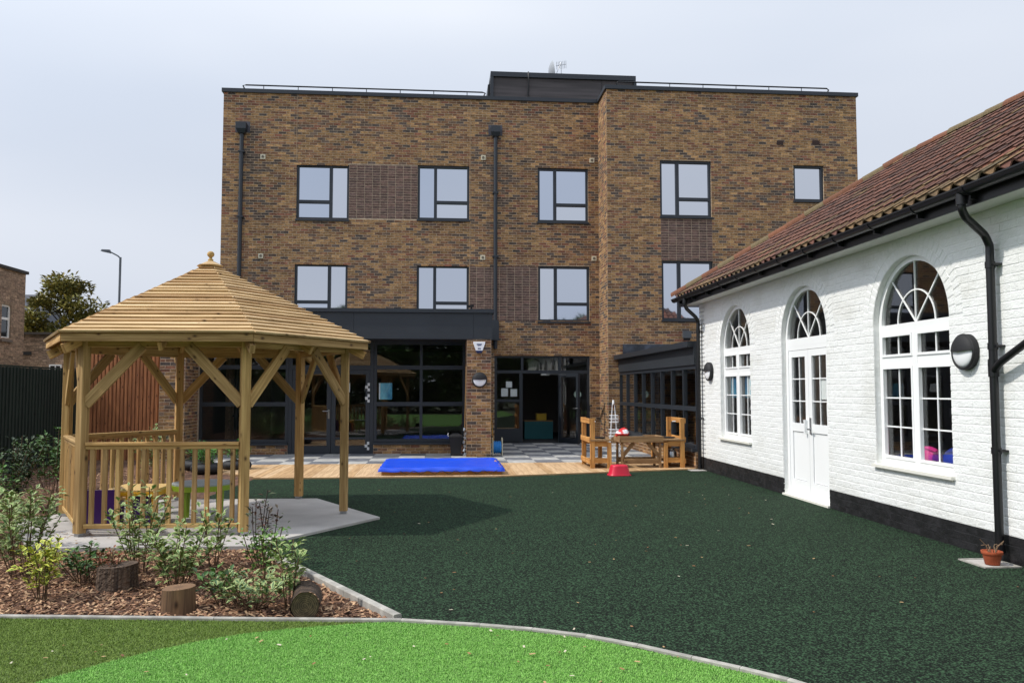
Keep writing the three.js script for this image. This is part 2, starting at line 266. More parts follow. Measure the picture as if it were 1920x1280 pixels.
// turf blades
{
  const inPoly = (x, z, p) => { let c = false; for (let i = 0, j = p.length - 1; i < p.length; j = i++) if ((p[i][1] > z) !== (p[j][1] > z) && x < (p[j][0] - p[i][0]) * (z - p[i][1]) / (p[j][1] - p[i][1]) + p[i][0]) c = !c; return c; };
  const pl = [...kerbLine.slice(3), [4.6, 12], [-8, 12], [-8, 3], [-4.2, -1], ...toneLine], pd = [...kerbLine.slice(0, 4), ...toneLine.slice().reverse(), [-4.2, -1], [-8, 3]];
  const g = new THREE.BufferGeometry();
  g.setAttribute('position', new THREE.Float32BufferAttribute([-0.0022, 0, 0, 0.0022, 0, 0, 0.0016, 0.011, 0.003, -0.0016, 0.011, 0.003, 0, 0.02, 0.009], 3)); g.setIndex([0, 1, 2, 0, 2, 3, 3, 2, 4]); g.computeVertexNormals();
  const mk = (name, poly, col, count, seed) => {
    const r = rngOf(seed), pos = []; let guard = 0;
    while (pos.length < count && guard++ < count * 12) { const z = -6.1 + Math.pow(r(), 1.25) * 2.3, x = -3.6 + r() * 6.2; if (inPoly(x, z, poly)) pos.push([x, z]); }
    const im = new THREE.InstancedMesh(g, std({ roughness: 0.75, side: THREE.DoubleSide }), pos.length), d = new THREE.Object3D(), c = new THREE.Color();
    pos.forEach(([x, z], i) => { d.position.set(x, -0.004, z); d.rotation.set((r() - 0.5) * 0.7, r() * 6.28, 0); const s = 0.3 + r() * 0.25; d.scale.set(0.9, s, 0.6); d.updateMatrix(); im.setMatrixAt(i, d.matrix); const k = 0.85 + r() * 0.3, q = r() < 0.08 ? 1.15 : 1; c.setRGB(col[0] * k * q, col[1] * k, col[2] * k * q); im.setColorAt(i, c); });
    im.name = name; im.userData = { kind: 'stuff', label: name === 'turf_blades' ? 'short bright green blades of the artificial turf' : 'short olive green blades of the darker artificial turf', category: 'turf' }; im.castShadow = im.receiveShadow = true; scene.add(im);
  };
  mk('turf_blades', pl, L3(130, 182, 84), 150000, 5); mk('dark_turf_blades', pd, L3(112, 136, 52), 80000, 6);
}
// kerbs
{
  const k = new THREE.Group(); k.name = 'kerb_edging'; scene.add(k); struct(k, 'pale concrete edging between the turf, the bed and the rubber surface');
  const run = (pts, w, y) => { for (let i = 0; i + 1 < pts.length; i++) { const a = V(pts[i][0], y - 0.03, pts[i][1]), b = V(pts[i + 1][0], y - 0.03, pts[i + 1][1]), d = b.clone().sub(a).normalize().multiplyScalar(0.002); new GB().beam(a.add(d), b.sub(d), w, 0.08, undefined, 0.006).build('kerb_stone', M.kerb, k); } };
  run(kerbLine.slice(0, 13), 0.036, 0.008);
  run([[-0.28, -5.69], [-0.70, -6.42], [-1.13, -7.17], [-1.60, -7.98]], 0.06, 0.03);
}
// gazebo slab
const GC = V(-2.87, 0, -10.46);
{
  const pts = []; for (let i = 0; i < 6; i++) { const a = i * Math.PI / 3 + 0.03; pts.push([-2.85 + 2.13 * Math.cos(a), -10.15 + 2.05 * Math.sin(a)]); }
  struct(flat('concrete_slab', pts, 0.025, M.concrete, scene, 0.1), 'pale concrete slab under the gazebo');
}
// timber deck: single boards
{
  const d = new THREE.Group(); d.name = 'timber_deck'; scene.add(d); struct(d, 'strip of pale timber decking in front of the paving');
  const zf = x => x < 1 ? -14.75 : -14.75 - (x - 1) * 0.26, zb = -17.38;
  for (let x = -4.6; x < 4.95; x += 0.146) {
    const x1 = Math.min(x + 0.141, 5.0), a = zf(x), b = zf(x1), y = 0.02 + rr(-0.0015, 0.0015), sk = 0;
    if (x1 - x < 0.05) continue;
    const lx = x < -3.2 ? Math.max(0, (-3.2 - x)) * 1.2 : 0;
    new GB().hexa([V(x, -0.02, a - lx), V(x1, -0.02, b - lx), V(x1 + sk, -0.02, zb), V(x + sk, -0.02, zb), V(x, y, a - lx), V(x1, y, b - lx), V(x1 + sk, y, zb), V(x + sk, y, zb)]).build('deck_board', rnd() < 0.6 ? M.woodDeck : M.woodDeck2, d);
  }
  new GB().beam(V(-3.25, 0.0, -14.735), V(1.0, 0.0, -14.735), 0.02, 0.045).beam(V(1.0, 0.0, -14.735), V(5.0, 0.0, -15.79), 0.02, 0.045).build('deck_edge_board', M.woodDeck2, d);
}
// paving: single slabs, two greys
{
  const p = new THREE.Group(); p.name = 'paving'; scene.add(p); struct(p, 'chequered light and dark grey paving slabs');
  for (let r = 0; r < 9; r++) for (let c = 0; c < 19; c++) {
    const z1 = -17.4 - r * 0.72, z0 = z1 - 0.715, x0 = -6.35 + c * 0.6, x1 = x0 + 0.595;
    if (x1 < -4.6 && z1 > -19.2) continue; if (x0 > 5.0) continue;
    new GB().b(x0, Math.min(x1, 5.0), -0.02, 0.012 + rr(-0.001, 0.001), z0, z1).build('paving_slab', (r + c) % 2 ? M.slabLight : M.slabGrey, p);
  }
}

// ---------------------------------------------------------------- brick building
const FZ = -24.05, RZ = -22.85, FX0 = -6.33, CX = 4.71, RX1 = 12.2, TOP = 10.2;
const building = thing('brick_building', 'three storey flat roofed building of mottled tan and brown brick', 'building');
{
  const B = building;
  const dampAt = (x, y) => { const f = (px, w) => Math.exp(-Math.pow((x - px) / w, 2)); return y > 6.3 && y < 9.3 ? Math.max(f(-5.5, 0.42), f(1.75, 0.5) * (y < 9 ? 1 : 0.4)) : 0; };
  const facCol = (ox) => (u, v) => {
    const x = ox + u, band = fbm(x * 0.55 + 40, v * 1.5, 0, 0, 3), cl = fbm(x * 1.7 + 9, v * 4, 0, 0, 2);
    const r = rnd(), dk = 0.11 + clamp((band - 0.5) * 1.6) * 0.5 + clamp((cl - 0.55) * 1.5) * 0.4 + dampAt(x, v) * 0.32; let c;
    if (r < dk) c = mix3(L3(98, 87, 81), L3(130, 105, 86), rnd());
    else if (r < dk + 0.22) c = mix3(L3(144, 106, 80), L3(162, 118, 84), rnd());
    else if (r < dk + 0.28) c = L3(156, 104, 80);
    else c = mix3(L3(172, 132, 89), L3(202, 158, 108), rnd() * rnd() * 1.3);
    return shuffleCol(c, 0.12);
  };
  const panCol = () => shuffleCol(mix3(L3(116, 94, 88), L3(134, 104, 94), rnd()), 0.12);
  const list = [], pan = [];
  const wins = [                       // x0, x1, y0, y1, wide pane on the left
    [-4.215, -2.70, 6.51, 8.13, 1, -1], [-0.705, 0.82, 6.56, 8.18, 0, -1], [2.86, 4.385, 6.555, 8.19, 0, -1],
    [-4.23, -2.715, 3.57, 5.21, 1, -1], [-0.715, 0.815, 3.57, 5.21, 0, -1], [2.87, 4.41, 3.575, 5.23, 0, -1]];
  const winsR = [[6.26, 7.775, 6.52, 8.16, 0, 0], [10.24, 11.16, 7.06, 8.11, 2, 0], [6.28, 7.79, 3.54, 5.25, 0, 0]];
  const door = [1.57, 4.41, -0.1, 2.58], bayHole = [-6.1, 1.1, -0.1, 2.75];
  const o1 = V(FX0, 0, FZ), o2 = V(CX, 0, RZ);
  const h1 = [...wins.map(w => [w[0] - FX0, w[1] - FX0, w[2], w[3]]), [door[0] - FX0, door[1] - FX0, door[2], door[3]], [bayHole[0] - FX0, bayHole[1] - FX0, bayHole[2], bayHole[3]]];
  const h2 = winsR.map(w => [w[0] - CX, w[1] - CX, w[2], w[3]]);
  const p1 = [[-2.70, -0.705, 6.56, 8.16], [0.815, 2.87, 3.575, 5.21]], p2 = [[6.27, 7.785, 5.25, 6.52]];
  mesh('wall', wallShape(CX - FX0, TOP + 0.2, h1, [], 0.3, o1, XU, NZ, -0.2), M.mortar, B);
  mesh('wall', wallShape(RX1 - CX, TOP + 0.2, h2, [], 0.3, o2, XU, NZ, -0.2), M.mortar, B);
  new GB().b(CX, CX + 0.29, -0.2, TOP, FZ - 0.3, RZ - 0.3).build('wall', M.mortar, B); new GB().b(FX0, FX0 + 0.3, -0.2, TOP, -36, FZ - 0.3).build('wall', M.mortar, B); new GB().b(RX1 - 0.3, RX1, -0.2, TOP, -36, RZ - 0.3).build('wall', M.mortar, B); new GB().b(FX0, RX1, -0.2, TOP, -36.3, -36).build('wall', M.mortar, B);
  new GB().b(FX0 + 0.3, CX + 0.29, TOP - 0.5, TOP - 0.3, -36, FZ - 0.3).b(CX + 0.29, RX1 - 0.3, TOP - 0.5, TOP - 0.3, -36, RZ - 0.3).build('flat_roof', M.blackMatt, B);
  bricks(list, { org: o1, u: XU, n: NZ, W: CX - FX0, H: TOP, holes: [...h1, ...p1.map(w => [w[0] - FX0, w[1] - FX0, w[2], w[3]])], col: facCol(FX0) });
  bricks(list, { org: o2, u: XU, n: NZ, W: RX1 - CX, H: TOP, holes: [...h2, ...p2.map(w => [w[0] - CX, w[1] - CX, w[2], w[3]])], col: facCol(CX + 20) });
  bricks(list, { org: V(CX, 0, FZ), u: ZU, n: NX, W: RZ - FZ, H: TOP, col: facCol(60) });
  bricks(list, { org: V(FX0, 0, -36), u: ZU, n: NX, W: 36 + FZ, H: TOP, col: facCol(90), L: 0.225 });
  for (const w of p1) bricks(list, { org: V(w[0], w[2], FZ), u: XU, n: NZ, W: w[1] - w[0], H: w[3] - w[2], stack: true, col: panCol });
  for (const w of p2) bricks(list, { org: V(w[0], w[2], RZ), u: XU, n: NZ, W: w[1] - w[0], H: w[3] - w[2], stack: true, col: panCol });

  // bay: pillars, low walls
  const bz = -19.1, gz = -20.2, bx1 = 1.17, pw = 0.565;
  new GB().b(bx1 - pw, bx1, -0.1, 2.73, gz - 0.2, bz).build('pillar', M.mortar, B);
  new GB().b(-6.3, -5.745, -0.1, 2.73, gz - 0.2, bz).build('pillar', M.mortar, B);
  const pilCol = facCol(130);
  bricks(list, { org: V(bx1 - pw, 0, bz), u: XU, n: NZ, W: pw, H: 2.73, col: pilCol });
  bricks(list, { org: V(-6.3, 0, bz), u: XU, n: NZ, W: 0.555, H: 2.73, col: pilCol });
  bricks(list, { org: V(-5.745, 0, bz), u: V(0, 0, -1), n: V(1, 0, 0), W: 1.0, H: 2.73, col: pilCol });
  bricks(list, { org: V(bx1 - pw, 0, gz), u: ZU, n: NX, W: 1.1, H: 2.73, col: pilCol });
  bricks(list, { org: V(-1.62, 0, gz), u: XU, n: NZ, W: 2.22, H: 0.225, col: pilCol });
  bricks(list, { org: V(-5.74, 0, gz), u: XU, n: NZ, W: 2.08, H: 0.225, col: pilCol });
  new GB().b(-1.62, 0.6, -0.1, 0.23, gz - 0.2, gz - 0.004).build('low_wall', M.mortar, B); new GB().b(-5.74, -3.66, -0.1, 0.23, gz - 0.2, gz - 0.004).build('low_wall', M.mortar, B);
  layBricks(list, B, M.brick, 300);

  // windows
  const win = ([x0, x1, y0, y1, kind], z) => {
    const w = part('window', B), f = new GB(), t = 0.065, d0 = z - 0.16, d1 = z - 0.05, bar = (a, b, c, d) => f.b(a, b, c, d, d0, d1);
    bar(x0, x0 + t, y0, y1); bar(x1 - t, x1, y0, y1); bar(x0 + t, x1 - t, y1 - t, y1); bar(x0 + t, x1 - t, y0, y0 + t);
    const P = [], ym = y0 + 0.53;
    if (kind === 2) P.push([x0 + t, x1 - t, y0 + t, y1 - t]);
    else {
      const xm = kind ? x0 + 0.985 : x0 + 0.525; bar(xm - 0.045, xm + 0.045, y0 + t, y1 - t);
      const wide = kind ? [x0 + t, xm - 0.045] : [xm + 0.045, x1 - t], nar = kind ? [xm + 0.045, x1 - t] : [x0 + t, xm - 0.045];
      bar(wide[0], wide[1], ym - 0.045, ym + 0.045);
      P.push([...wide, ym + 0.045, y1 - t], [...wide, y0 + t, ym - 0.045], [...nar, y0 + t, y1 - t]);
    }
    f.build('frame', M.anth, w);
    for (const q of P) new GB().b(q[0] - 0.005, q[1] + 0.005, q[2] - 0.005, q[3] + 0.005, z - 0.125 + rr(-0.001, 0.001), z - 0.105).build('pane', M.mirrors[Math.floor(rnd() * 3)], w);
    new GB().b(x0 - 0.02, x1 + 0.02, y0 - 0.05, y0 - 0.002, z - 0.1, z + 0.045).build('sill', M.anth, w);
  };
  for (const w of wins) win(w, FZ); for (const w of winsR) win(w, RZ);

  // parapet capping and fall rails
  new GB().b(FX0 - 0.05, CX - 0.052, TOP, TOP + 0.11, FZ - 0.35, FZ + 0.05).b(CX - 0.05, RX1 + 0.05, TOP, TOP + 0.11, RZ - 0.35, RZ + 0.05).b(CX - 0.05, CX + 0.3, TOP, TOP + 0.11, FZ - 0.35, RZ - 0.352).b(FX0 - 0.05, FX0 + 0.3, TOP, TOP + 0.11, -36.3, FZ - 0.352).b(RX1 - 0.3, RX1 + 0.05, TOP, TOP + 0.11, -36.3, RZ - 0.352).build('parapet_capping', M.anth, B);
  const rail = (x0, x1, z) => { const r = new GB(), y = TOP + 0.32; r.tube([V(x0 + 0.1, TOP + 0.1, z), V(x0, y - 0.02, z), V(x0 + 0.06, y, z), V((x0 + x1) / 2, y, z), V(x1 - 0.06, y, z), V(x1, y - 0.02, z), V(x1 - 0.1, TOP + 0.1, z)], 0.022, 6); for (let x = x0 + 0.6; x < x1 - 0.3; x += 1.0) r.tube([V(x, TOP + 0.1, z), V(x, y, z)], 0.012, 5); r.build('roof_rail', M.black, B); };
  rail(-5.85, 1.3, FZ - 0.25); rail(5.05, 11.5, RZ - 0.25);
  // movement joints
  new GB().b(-4.232, -4.218, 8.2, TOP, FZ, FZ + 0.0085).b(0.83, 0.844, 2.8, TOP, FZ, FZ + 0.0085).build('movement_joint', plain(176, 150, 122, 0.9), B);
  // rainwater pipes with hopper heads
  for (const [x, y1, y0] of [[-5.77, 9.0, 0], [1.59, 9.1, 2.75]]) {
    const p = part('rainwater_pipe', B);
    new GB().cyl(0.06, 0.06, y1 - y0, mtx(x, (y0 + y1) / 2, FZ + 0.11), 14).build('pipe', M.anth, p);
    new GB().hexa([V(x - 0.09, y1 - 0.05, FZ + 0.2), V(x + 0.09, y1 - 0.05, FZ + 0.2), V(x + 0.09, y1 - 0.05, FZ + 0.03), V(x - 0.09, y1 - 0.05, FZ + 0.03), V(x - 0.14, y1 + 0.07, FZ + 0.25), V(x + 0.14, y1 + 0.07, FZ + 0.25), V(x + 0.14, y1 + 0.07, FZ + 0.012), V(x - 0.14, y1 + 0.07, FZ + 0.012)]).b(x - 0.14, x + 0.14, y1 + 0.07, y1 + 0.25, FZ + 0.012, FZ + 0.25).build('hopper_head', M.anth, p);
    new GB().b(x - 0.21, x + 0.21, y1 + 0.02, y1 + 0.34, FZ + 0.0, FZ + 0.011).build('back_plate', plain(74, 72, 80, 0.6), p);
    new GB().b(x - 0.07, x + 0.07, y1 + 0.251, y1 + 0.30, FZ + 0.012, FZ + 0.06).build('spout', M.black, p);
    for (let y = y0 + 0.8; y < y1 - 0.5; y += 1.9) new GB().b(x - 0.085, x + 0.085, y, y + 0.045, FZ + 0.0, FZ + 0.178).build('bracket', M.anth, p);
    if (y0 > 1) new GB().b(x - 0.14, x + 0.1, 3.0, 3.55, FZ + 0.02, FZ + 0.22).build('pipe_box', M.anth, p);
  }
  // extract vents
  for (const [x, y, z] of [[-5.18, 8.31, FZ], [1.23, 8.44, FZ], [4.5, 8.44, FZ], [-5.19, 5.41, FZ], [1.22, 5.45, FZ], [4.55, 5.47, FZ]]) { const v = part('vent', B); new GB().b(x - 0.07, x + 0.07, y - 0.07, y + 0.07, z, z + 0.035).build('vent_plate', M.cream, v); new GB().cyl(0.04, 0.04, 0.01, mtx(x, y, z + 0.038, Math.PI / 2), 14).build('vent_grille', plain(110, 100, 84), v); }
  for (const [x, y, w] of [[9.85, 8.76, 0.2], [10.94, 8.8, 0.22]]) new GB().b(x - w / 2, x + w / 2, y - 0.06, y + 0.05, RZ + 0.002, RZ + 0.012).build('air_brick', plain(52, 34, 28, 0.8), B);

  // bay canopy
  const fs = new GB(); for (const [a, b] of [[-6.36, -4.2], [-4.195, -2.0], [-1.995, 0.75], [0.755, bx1 + 0.03]]) fs.b(a, b, 2.73, 3.34, bz - 0.05, bz + 0.03); fs.build('fascia', M.anthPanel, B);
  new GB().b(-6.4, bx1 + 0.07, 3.342, 3.43, FZ + 0.012, bz + 0.07).build('bay_roof', M.anth, B);
  new GB().b(-6.34, bx1, 2.735, 2.8, FZ + 0.01, bz - 0.052).build('soffit', M.blackMatt, B);
  new GB().b(bx1 - 0.03, bx1 + 0.03, 2.8, 3.34, FZ + 0.01, bz - 0.052).b(-6.36, -6.3, 2.8, 3.34, FZ + 0.01, bz - 0.052).build('fascia_return', M.anthPanel, B);
  new GB().b(bx1 - 0.2, bx1, -0.05, 2.73, FZ + 0.01, gz - 0.2).b(-6.3, -6.1, -0.05, 2.73, FZ + 0.01, gz - 0.2).build('bay_side_wall', M.anth, B);
  // bay glazing
  const glaz = (x0, x1, y0, cols, rows, name = 'window') => {
    const w = part(name, B), f = new GB(), z0 = gz - 0.12, z1 = gz - 0.03, t = 0.07;
    const xs = cols, ys = rows;
    f.b(x0, x1, y0, y0 + t, z0, z1).b(x0, x1, 2.66, 2.735, z0, z1);
    for (let i = 0; i < xs.length; i++) f.b(xs[i] - t / 2, xs[i] + t / 2, y0 + t, 2.66, z0, z1);
    for (const y of ys) for (let i = 0; i + 1 < xs.length; i++) f.b(xs[i] + t / 2, xs[i + 1] - t / 2, y - 0.05, y + 0.05, z0 + 0.002, z1 - 0.002);
    f.build('frame', M.anth, w);
    const yy = [y0 + t, ...ys.flatMap(y => [y - 0.05, y + 0.05]), 2.66];
    for (let i = 0; i + 1 < xs.length; i++) for (let k = 0; k < yy.length; k += 2) new GB().b(xs[i] + t / 2 - 0.004, xs[i + 1] - t / 2 + 0.004, yy[k] - 0.004, yy[k + 1] + 0.004, gz - 0.08, gz - 0.074).build('pane', M.glass, w);
    return w;
  };
  const wr = glaz(-1.62, 0.605, 0.29, [-1.585, -0.475, 0.57], [1.21, 2.1]);
  new GB().b(-1.62, 0.605, 0.232, 0.285, gz - 0.12, gz + 0.05).build('sill', M.anth, wr);
  const wl = glaz(-5.745, -3.66, 0.29, [-5.71, -4.68, -3.695], [1.21, 2.1]);
  new GB().b(-5.745, -3.66, 0.232, 0.285, gz - 0.12, gz + 0.05).build('sill', M.anth, wl);
  { // double door
    const w = part('door_surround', B), f = new GB(); f.b(-3.655, -3.57, 0, 2.735, gz - 0.12, gz - 0.02).b(-1.71, -1.625, 0, 2.735, gz - 0.12, gz - 0.02).b(-3.57, -1.71, 2.04, 2.15, gz - 0.12, gz - 0.02).b(-3.57, -1.71, 2.66, 2.735, gz - 0.12, gz - 0.02); f.build('frame', M.anth, w);
    new GB().b(-3.575, -1.705, 2.145, 2.665, gz - 0.08, gz - 0.074).build('pane', M.glass, w);
    for (const [a, b, hx] of [[-3.565, -2.645, 0], [-2.635, -1.715, 1]]) {
      const d = part('door', B), q = new GB(), s = 0.1; q.b(a, a + s, 0.02, 2.035, gz - 0.1, gz - 0.03).b(b - s, b, 0.02, 2.035, gz - 0.1, gz - 0.03).b(a + s, b - s, 0.02, 0.2, gz - 0.1, gz - 0.03).b(a + s, b - s, 1.93, 2.035, gz - 0.1, gz - 0.03).b(a + s, b - s, 0.36, 0.41, gz - 0.1, gz - 0.03); q.build('leaf', M.anth, d);
      new GB().b(a + s - 0.004, b - s + 0.004, 0.196, 1.934, gz - 0.07, gz - 0.064).build('pane', M.glass, d);
      if (!hx) { const h = new GB(); h.tube([V(b - 0.05, 1.04, gz - 0.03), V(b - 0.05, 1.04, gz + 0.03), V(b - 0.19, 1.04, gz + 0.035)], 0.011, 8); h.b(b - 0.07, b - 0.03, 0.86, 1.08, gz - 0.03, gz - 0.022); h.build('handle', M.steel, d); }
      else for (const y of [1.62, 1.35, 0.2]) { const h = new GB(); h.b(b - 0.055, b + 0.0, y + 0.03, y + 0.1, gz - 0.03, gz - 0.005).b(b - 0.055, b + 0.0, y - 0.1, y - 0.03, gz - 0.03, gz - 0.005).b(b - 0.11, b - 0.045, y - 0.035, y + 0.035, gz - 0.03, gz - 0.008); h.build('hinge', plain(205, 205, 205, 0.4), d); }
    }
  }
  // ground floor entrance in the main wall, one leaf standing open
  {
    const z0 = FZ - 0.16, z1 = FZ - 0.05, w = part('entrance', B), f = new GB();
    f.b(1.57, 1.65, 0, 2.58, z0, z1).b(4.33, 4.41, 0, 2.58, z0, z1).b(1.65, 4.33, 2.5, 2.58, z0, z1).b(1.65, 4.33, 2.04, 2.13, z0, z1).b(2.31, 2.41, 0, 2.04, z0, z1).b(3.47, 3.55, 0, 2.04, z0, z1).b(2.36, 2.43, 2.13, 2.5, z0, z1).b(3.47, 3.55, 2.13, 2.5, z0, z1).b(1.65, 2.31, 0.02, 0.42, z0, z1).b(1.65, 2.31, 1.2, 1.28, z0, z1).b(3.55, 4.33, 0.02, 0.15, z0, z1); f.build('frame', M.anth, w);
    for (const [a, b, c, d] of [[1.65, 2.36, 2.13, 2.5], [2.43, 3.47, 2.13, 2.5], [3.55, 4.33, 2.13, 2.5], [1.65, 2.31, 0.42, 1.2], [1.65, 2.31, 1.28, 2.04], [3.55, 4.33, 0.15, 2.04]]) new GB().b(a - 0.004, b + 0.004, c - 0.004, d + 0.004, FZ - 0.11, FZ - 0.104).build('pane', M.glass, w);
    const d = part('door', B); d.position.set(3.52, 0, FZ - 0.03); d.rotation.y = -Math.atan2(0.86, 0.42);
    const q = new GB(), s = 0.1; q.b(0, s, 0.02, 2.03, -0.035, 0.035).b(0.95 - s, 0.95, 0.02, 2.03, -0.035, 0.035).b(s, 0.95 - s, 0.02, 0.16, -0.035, 0.035).b(s, 0.95 - s, 1.93, 2.03, -0.035, 0.035); q.build('leaf', M.anth, d);
    new GB().b(s - 0.004, 0.954 - s, 0.156, 1.934, -0.003, 0.003).build('pane', M.glass, d);
    const h = new GB(); h.tube([V(0.9, 1.02, 0.035), V(0.9, 1.02, 0.09), V(0.77, 1.02, 0.095)], 0.011, 8).tube([V(0.9, 1.02, -0.035), V(0.9, 1.02, -0.09), V(0.77, 1.02, -0.095)], 0.011, 8).b(0.88, 0.92, 0.82, 1.06, -0.04, 0.04); h.build('handle', M.steel, d);
    const cl = new GB(); cl.beam(V(3.1, 2.02, FZ), V(3.75, 1.99, FZ + 0.35), 0.025, 0.025).b(2.95, 3.2, 1.98, 2.035, FZ - 0.05, FZ + 0.0); cl.build('door_closer', M.steel, w);
  }
  // rooms behind the glass
  const rm = new GB(); rm.b(-6.1, 4.6, 2.95, 3.0, -30, FZ - 0.3).b(-6.1, 4.6, -0.1, 3.0, -30.1, -30).b(4.5, 4.6, -0.1, 3, -30, FZ - 0.31).b(1.2, 1.3, -0.1, 3, -30, FZ - 0.31).b(-6.2, -6.1, -0.1, 3, -30, FZ - 0.31); rm.build('interior_wall', plain(128, 122, 116, 0.9), B);
  new GB().b(-6.1, 4.6, -0.1, 0.01, -30, FZ - 0.3).b(-6.08, 0.95, -0.1, 0.009, FZ - 0.299, gz - 0.21).build('interior_floor', M.roomFloor, B);
  // plant room on the roof
  const ph = part('plant_room', B);
  new GB().b(1.75, 6.75, TOP - 0.4, 12.45, -33, -28).build('cladding', std({ map: (() => { const t = tex(128, 256, (u, v) => { const k = 74 + 14 * (fbm(u * 3, v * 28, 3, 28, 2) - 0.5) * 2 + (Math.floor(v * 8) % 2) * 7; return [k * 1.03, k * 0.95, k * 0.95]; }); t.repeat.set(1 / 3, 1 / 2.2); return t; })(), roughness: 0.7 }), ph);
  new GB().b(1.68, 6.82, 12.45, 12.62, -33.05, -27.92).b(6.75, 6.82, TOP - 0.4, 12.449, -28.05, -27.93).b(1.68, 1.78, TOP - 0.4, 12.449, -28.05, -27.93).build('capping', M.anth, ph);
  new GB().b(3.02, 3.035, TOP - 0.3, 12.44, -28, -27.99).b(5.6, 5.615, TOP - 0.3, 12.44, -28, -27.99).build('panel_joint', M.black, ph);
  new GB().tube([V(3.0, 12.65, -27.95), V(3.0, 12.4, -27.88), V(2.97, 11.75, -27.93), V(2.9, 11.7, -27.93)], 0.025, 6).build('overflow_pipe', M.black, ph);
  new GB().hexa([V(1.5, TOP - 0.3, -28.2), V(1.68, TOP - 0.3, -28.2), V(1.68, TOP - 0.3, -29.6), V(1.5, TOP - 0.3, -29.6), V(1.6, 12.25, -28.2), V(1.69, 12.25, -28.2), V(1.69, 12.25, -29.6), V(1.6, 12.25, -29.6)]).build('side_louvre', M.black, ph);
}

// ---------------------------------------------------------------- glazed link between the brick building and the white one
{
  const T = thing('glazed_link', 'single storey glazed link with black frames between brick building and white wall', 'extension');
  const X = 5.03, z0 = RZ + 0.015, z1 = -15.885, n = 8, st = (z1 - z0) / n;
  new GB().b(X - 0.02, X + 0.2, -0.1, 0.33, z0, z1).build('low_wall', M.mortar, T);
  const list = []; bricks(list, { org: V(X - 0.02, 0, z0), u: ZU, n: NX, W: z1 - z0, H: 0.33, col: () => shuffleCol(mix3(L3(128, 88, 58), L3(176, 132, 84), rnd()), 0.15) }); bricks(list, { org: V(X - 0.02, 0, z1), u: XU, n: NZ, W: 0.22, H: 0.33, col: () => shuffleCol(mix3(L3(128, 88, 58), L3(176, 132, 84), rnd()), 0.15) }); layBricks(list, T, M.brick, 130);
  new GB().b(X - 0.09, X + 0.2, 0.332, 0.40, z0, z1).build('sill', M.anth, T);
  const f = new GB(); f.b(X, X + 0.09, 0.402, 0.46, z0, z1).b(X, X + 0.09, 1.13, 1.22, z0, z1).b(X, X + 0.09, 1.97, 2.05, z0, z1);
  for (let i = 0; i <= n; i++) { const z = z0 + i * st, a = i ? z - 0.035 : z, b = i < n ? z + 0.035 : z; for (const [ya, yb] of [[0.46, 1.13], [1.22, 1.97]]) f.b(X + 0.002, X + 0.088, ya, yb, a, b); }
  f.build('frame', M.anth, T);
  for (let i = 0; i < n; i++) for (const [ya, yb] of [[0.455, 1.135], [1.215, 1.975]]) new GB().b(X + 0.04, X + 0.046, ya, yb, z0 + i * st + 0.03, z0 + (i + 1) * st - 0.03).build('pane', M.glass, T);
  new GB().b(X - 0.03, X + 0.12, 2.052, 2.40, z0, z1).build('fascia', M.anthPanel, T);
  new GB().b(X - 0.16, 9.0, 2.402, 2.52, z0, z1 - 0.02).build('roof', M.anth, T);
  new GB().b(X + 0.1, 9.5, 2.522, 2.84, z0, z0 + 0.05).build('flashing', plain(78, 84, 96, 0.5, { map: greyNoise(128, 9, 150, 255, 1.4) }), T);
  new GB().b(X + 0.2, 9.0, -0.1, 0.012, z0, z1).build('interior_floor', M.roomFloor, T);
  new GB().b(8.9, 9.0, 0, 2.4, z0, z1).build('interior_wall', M.room, T);
}

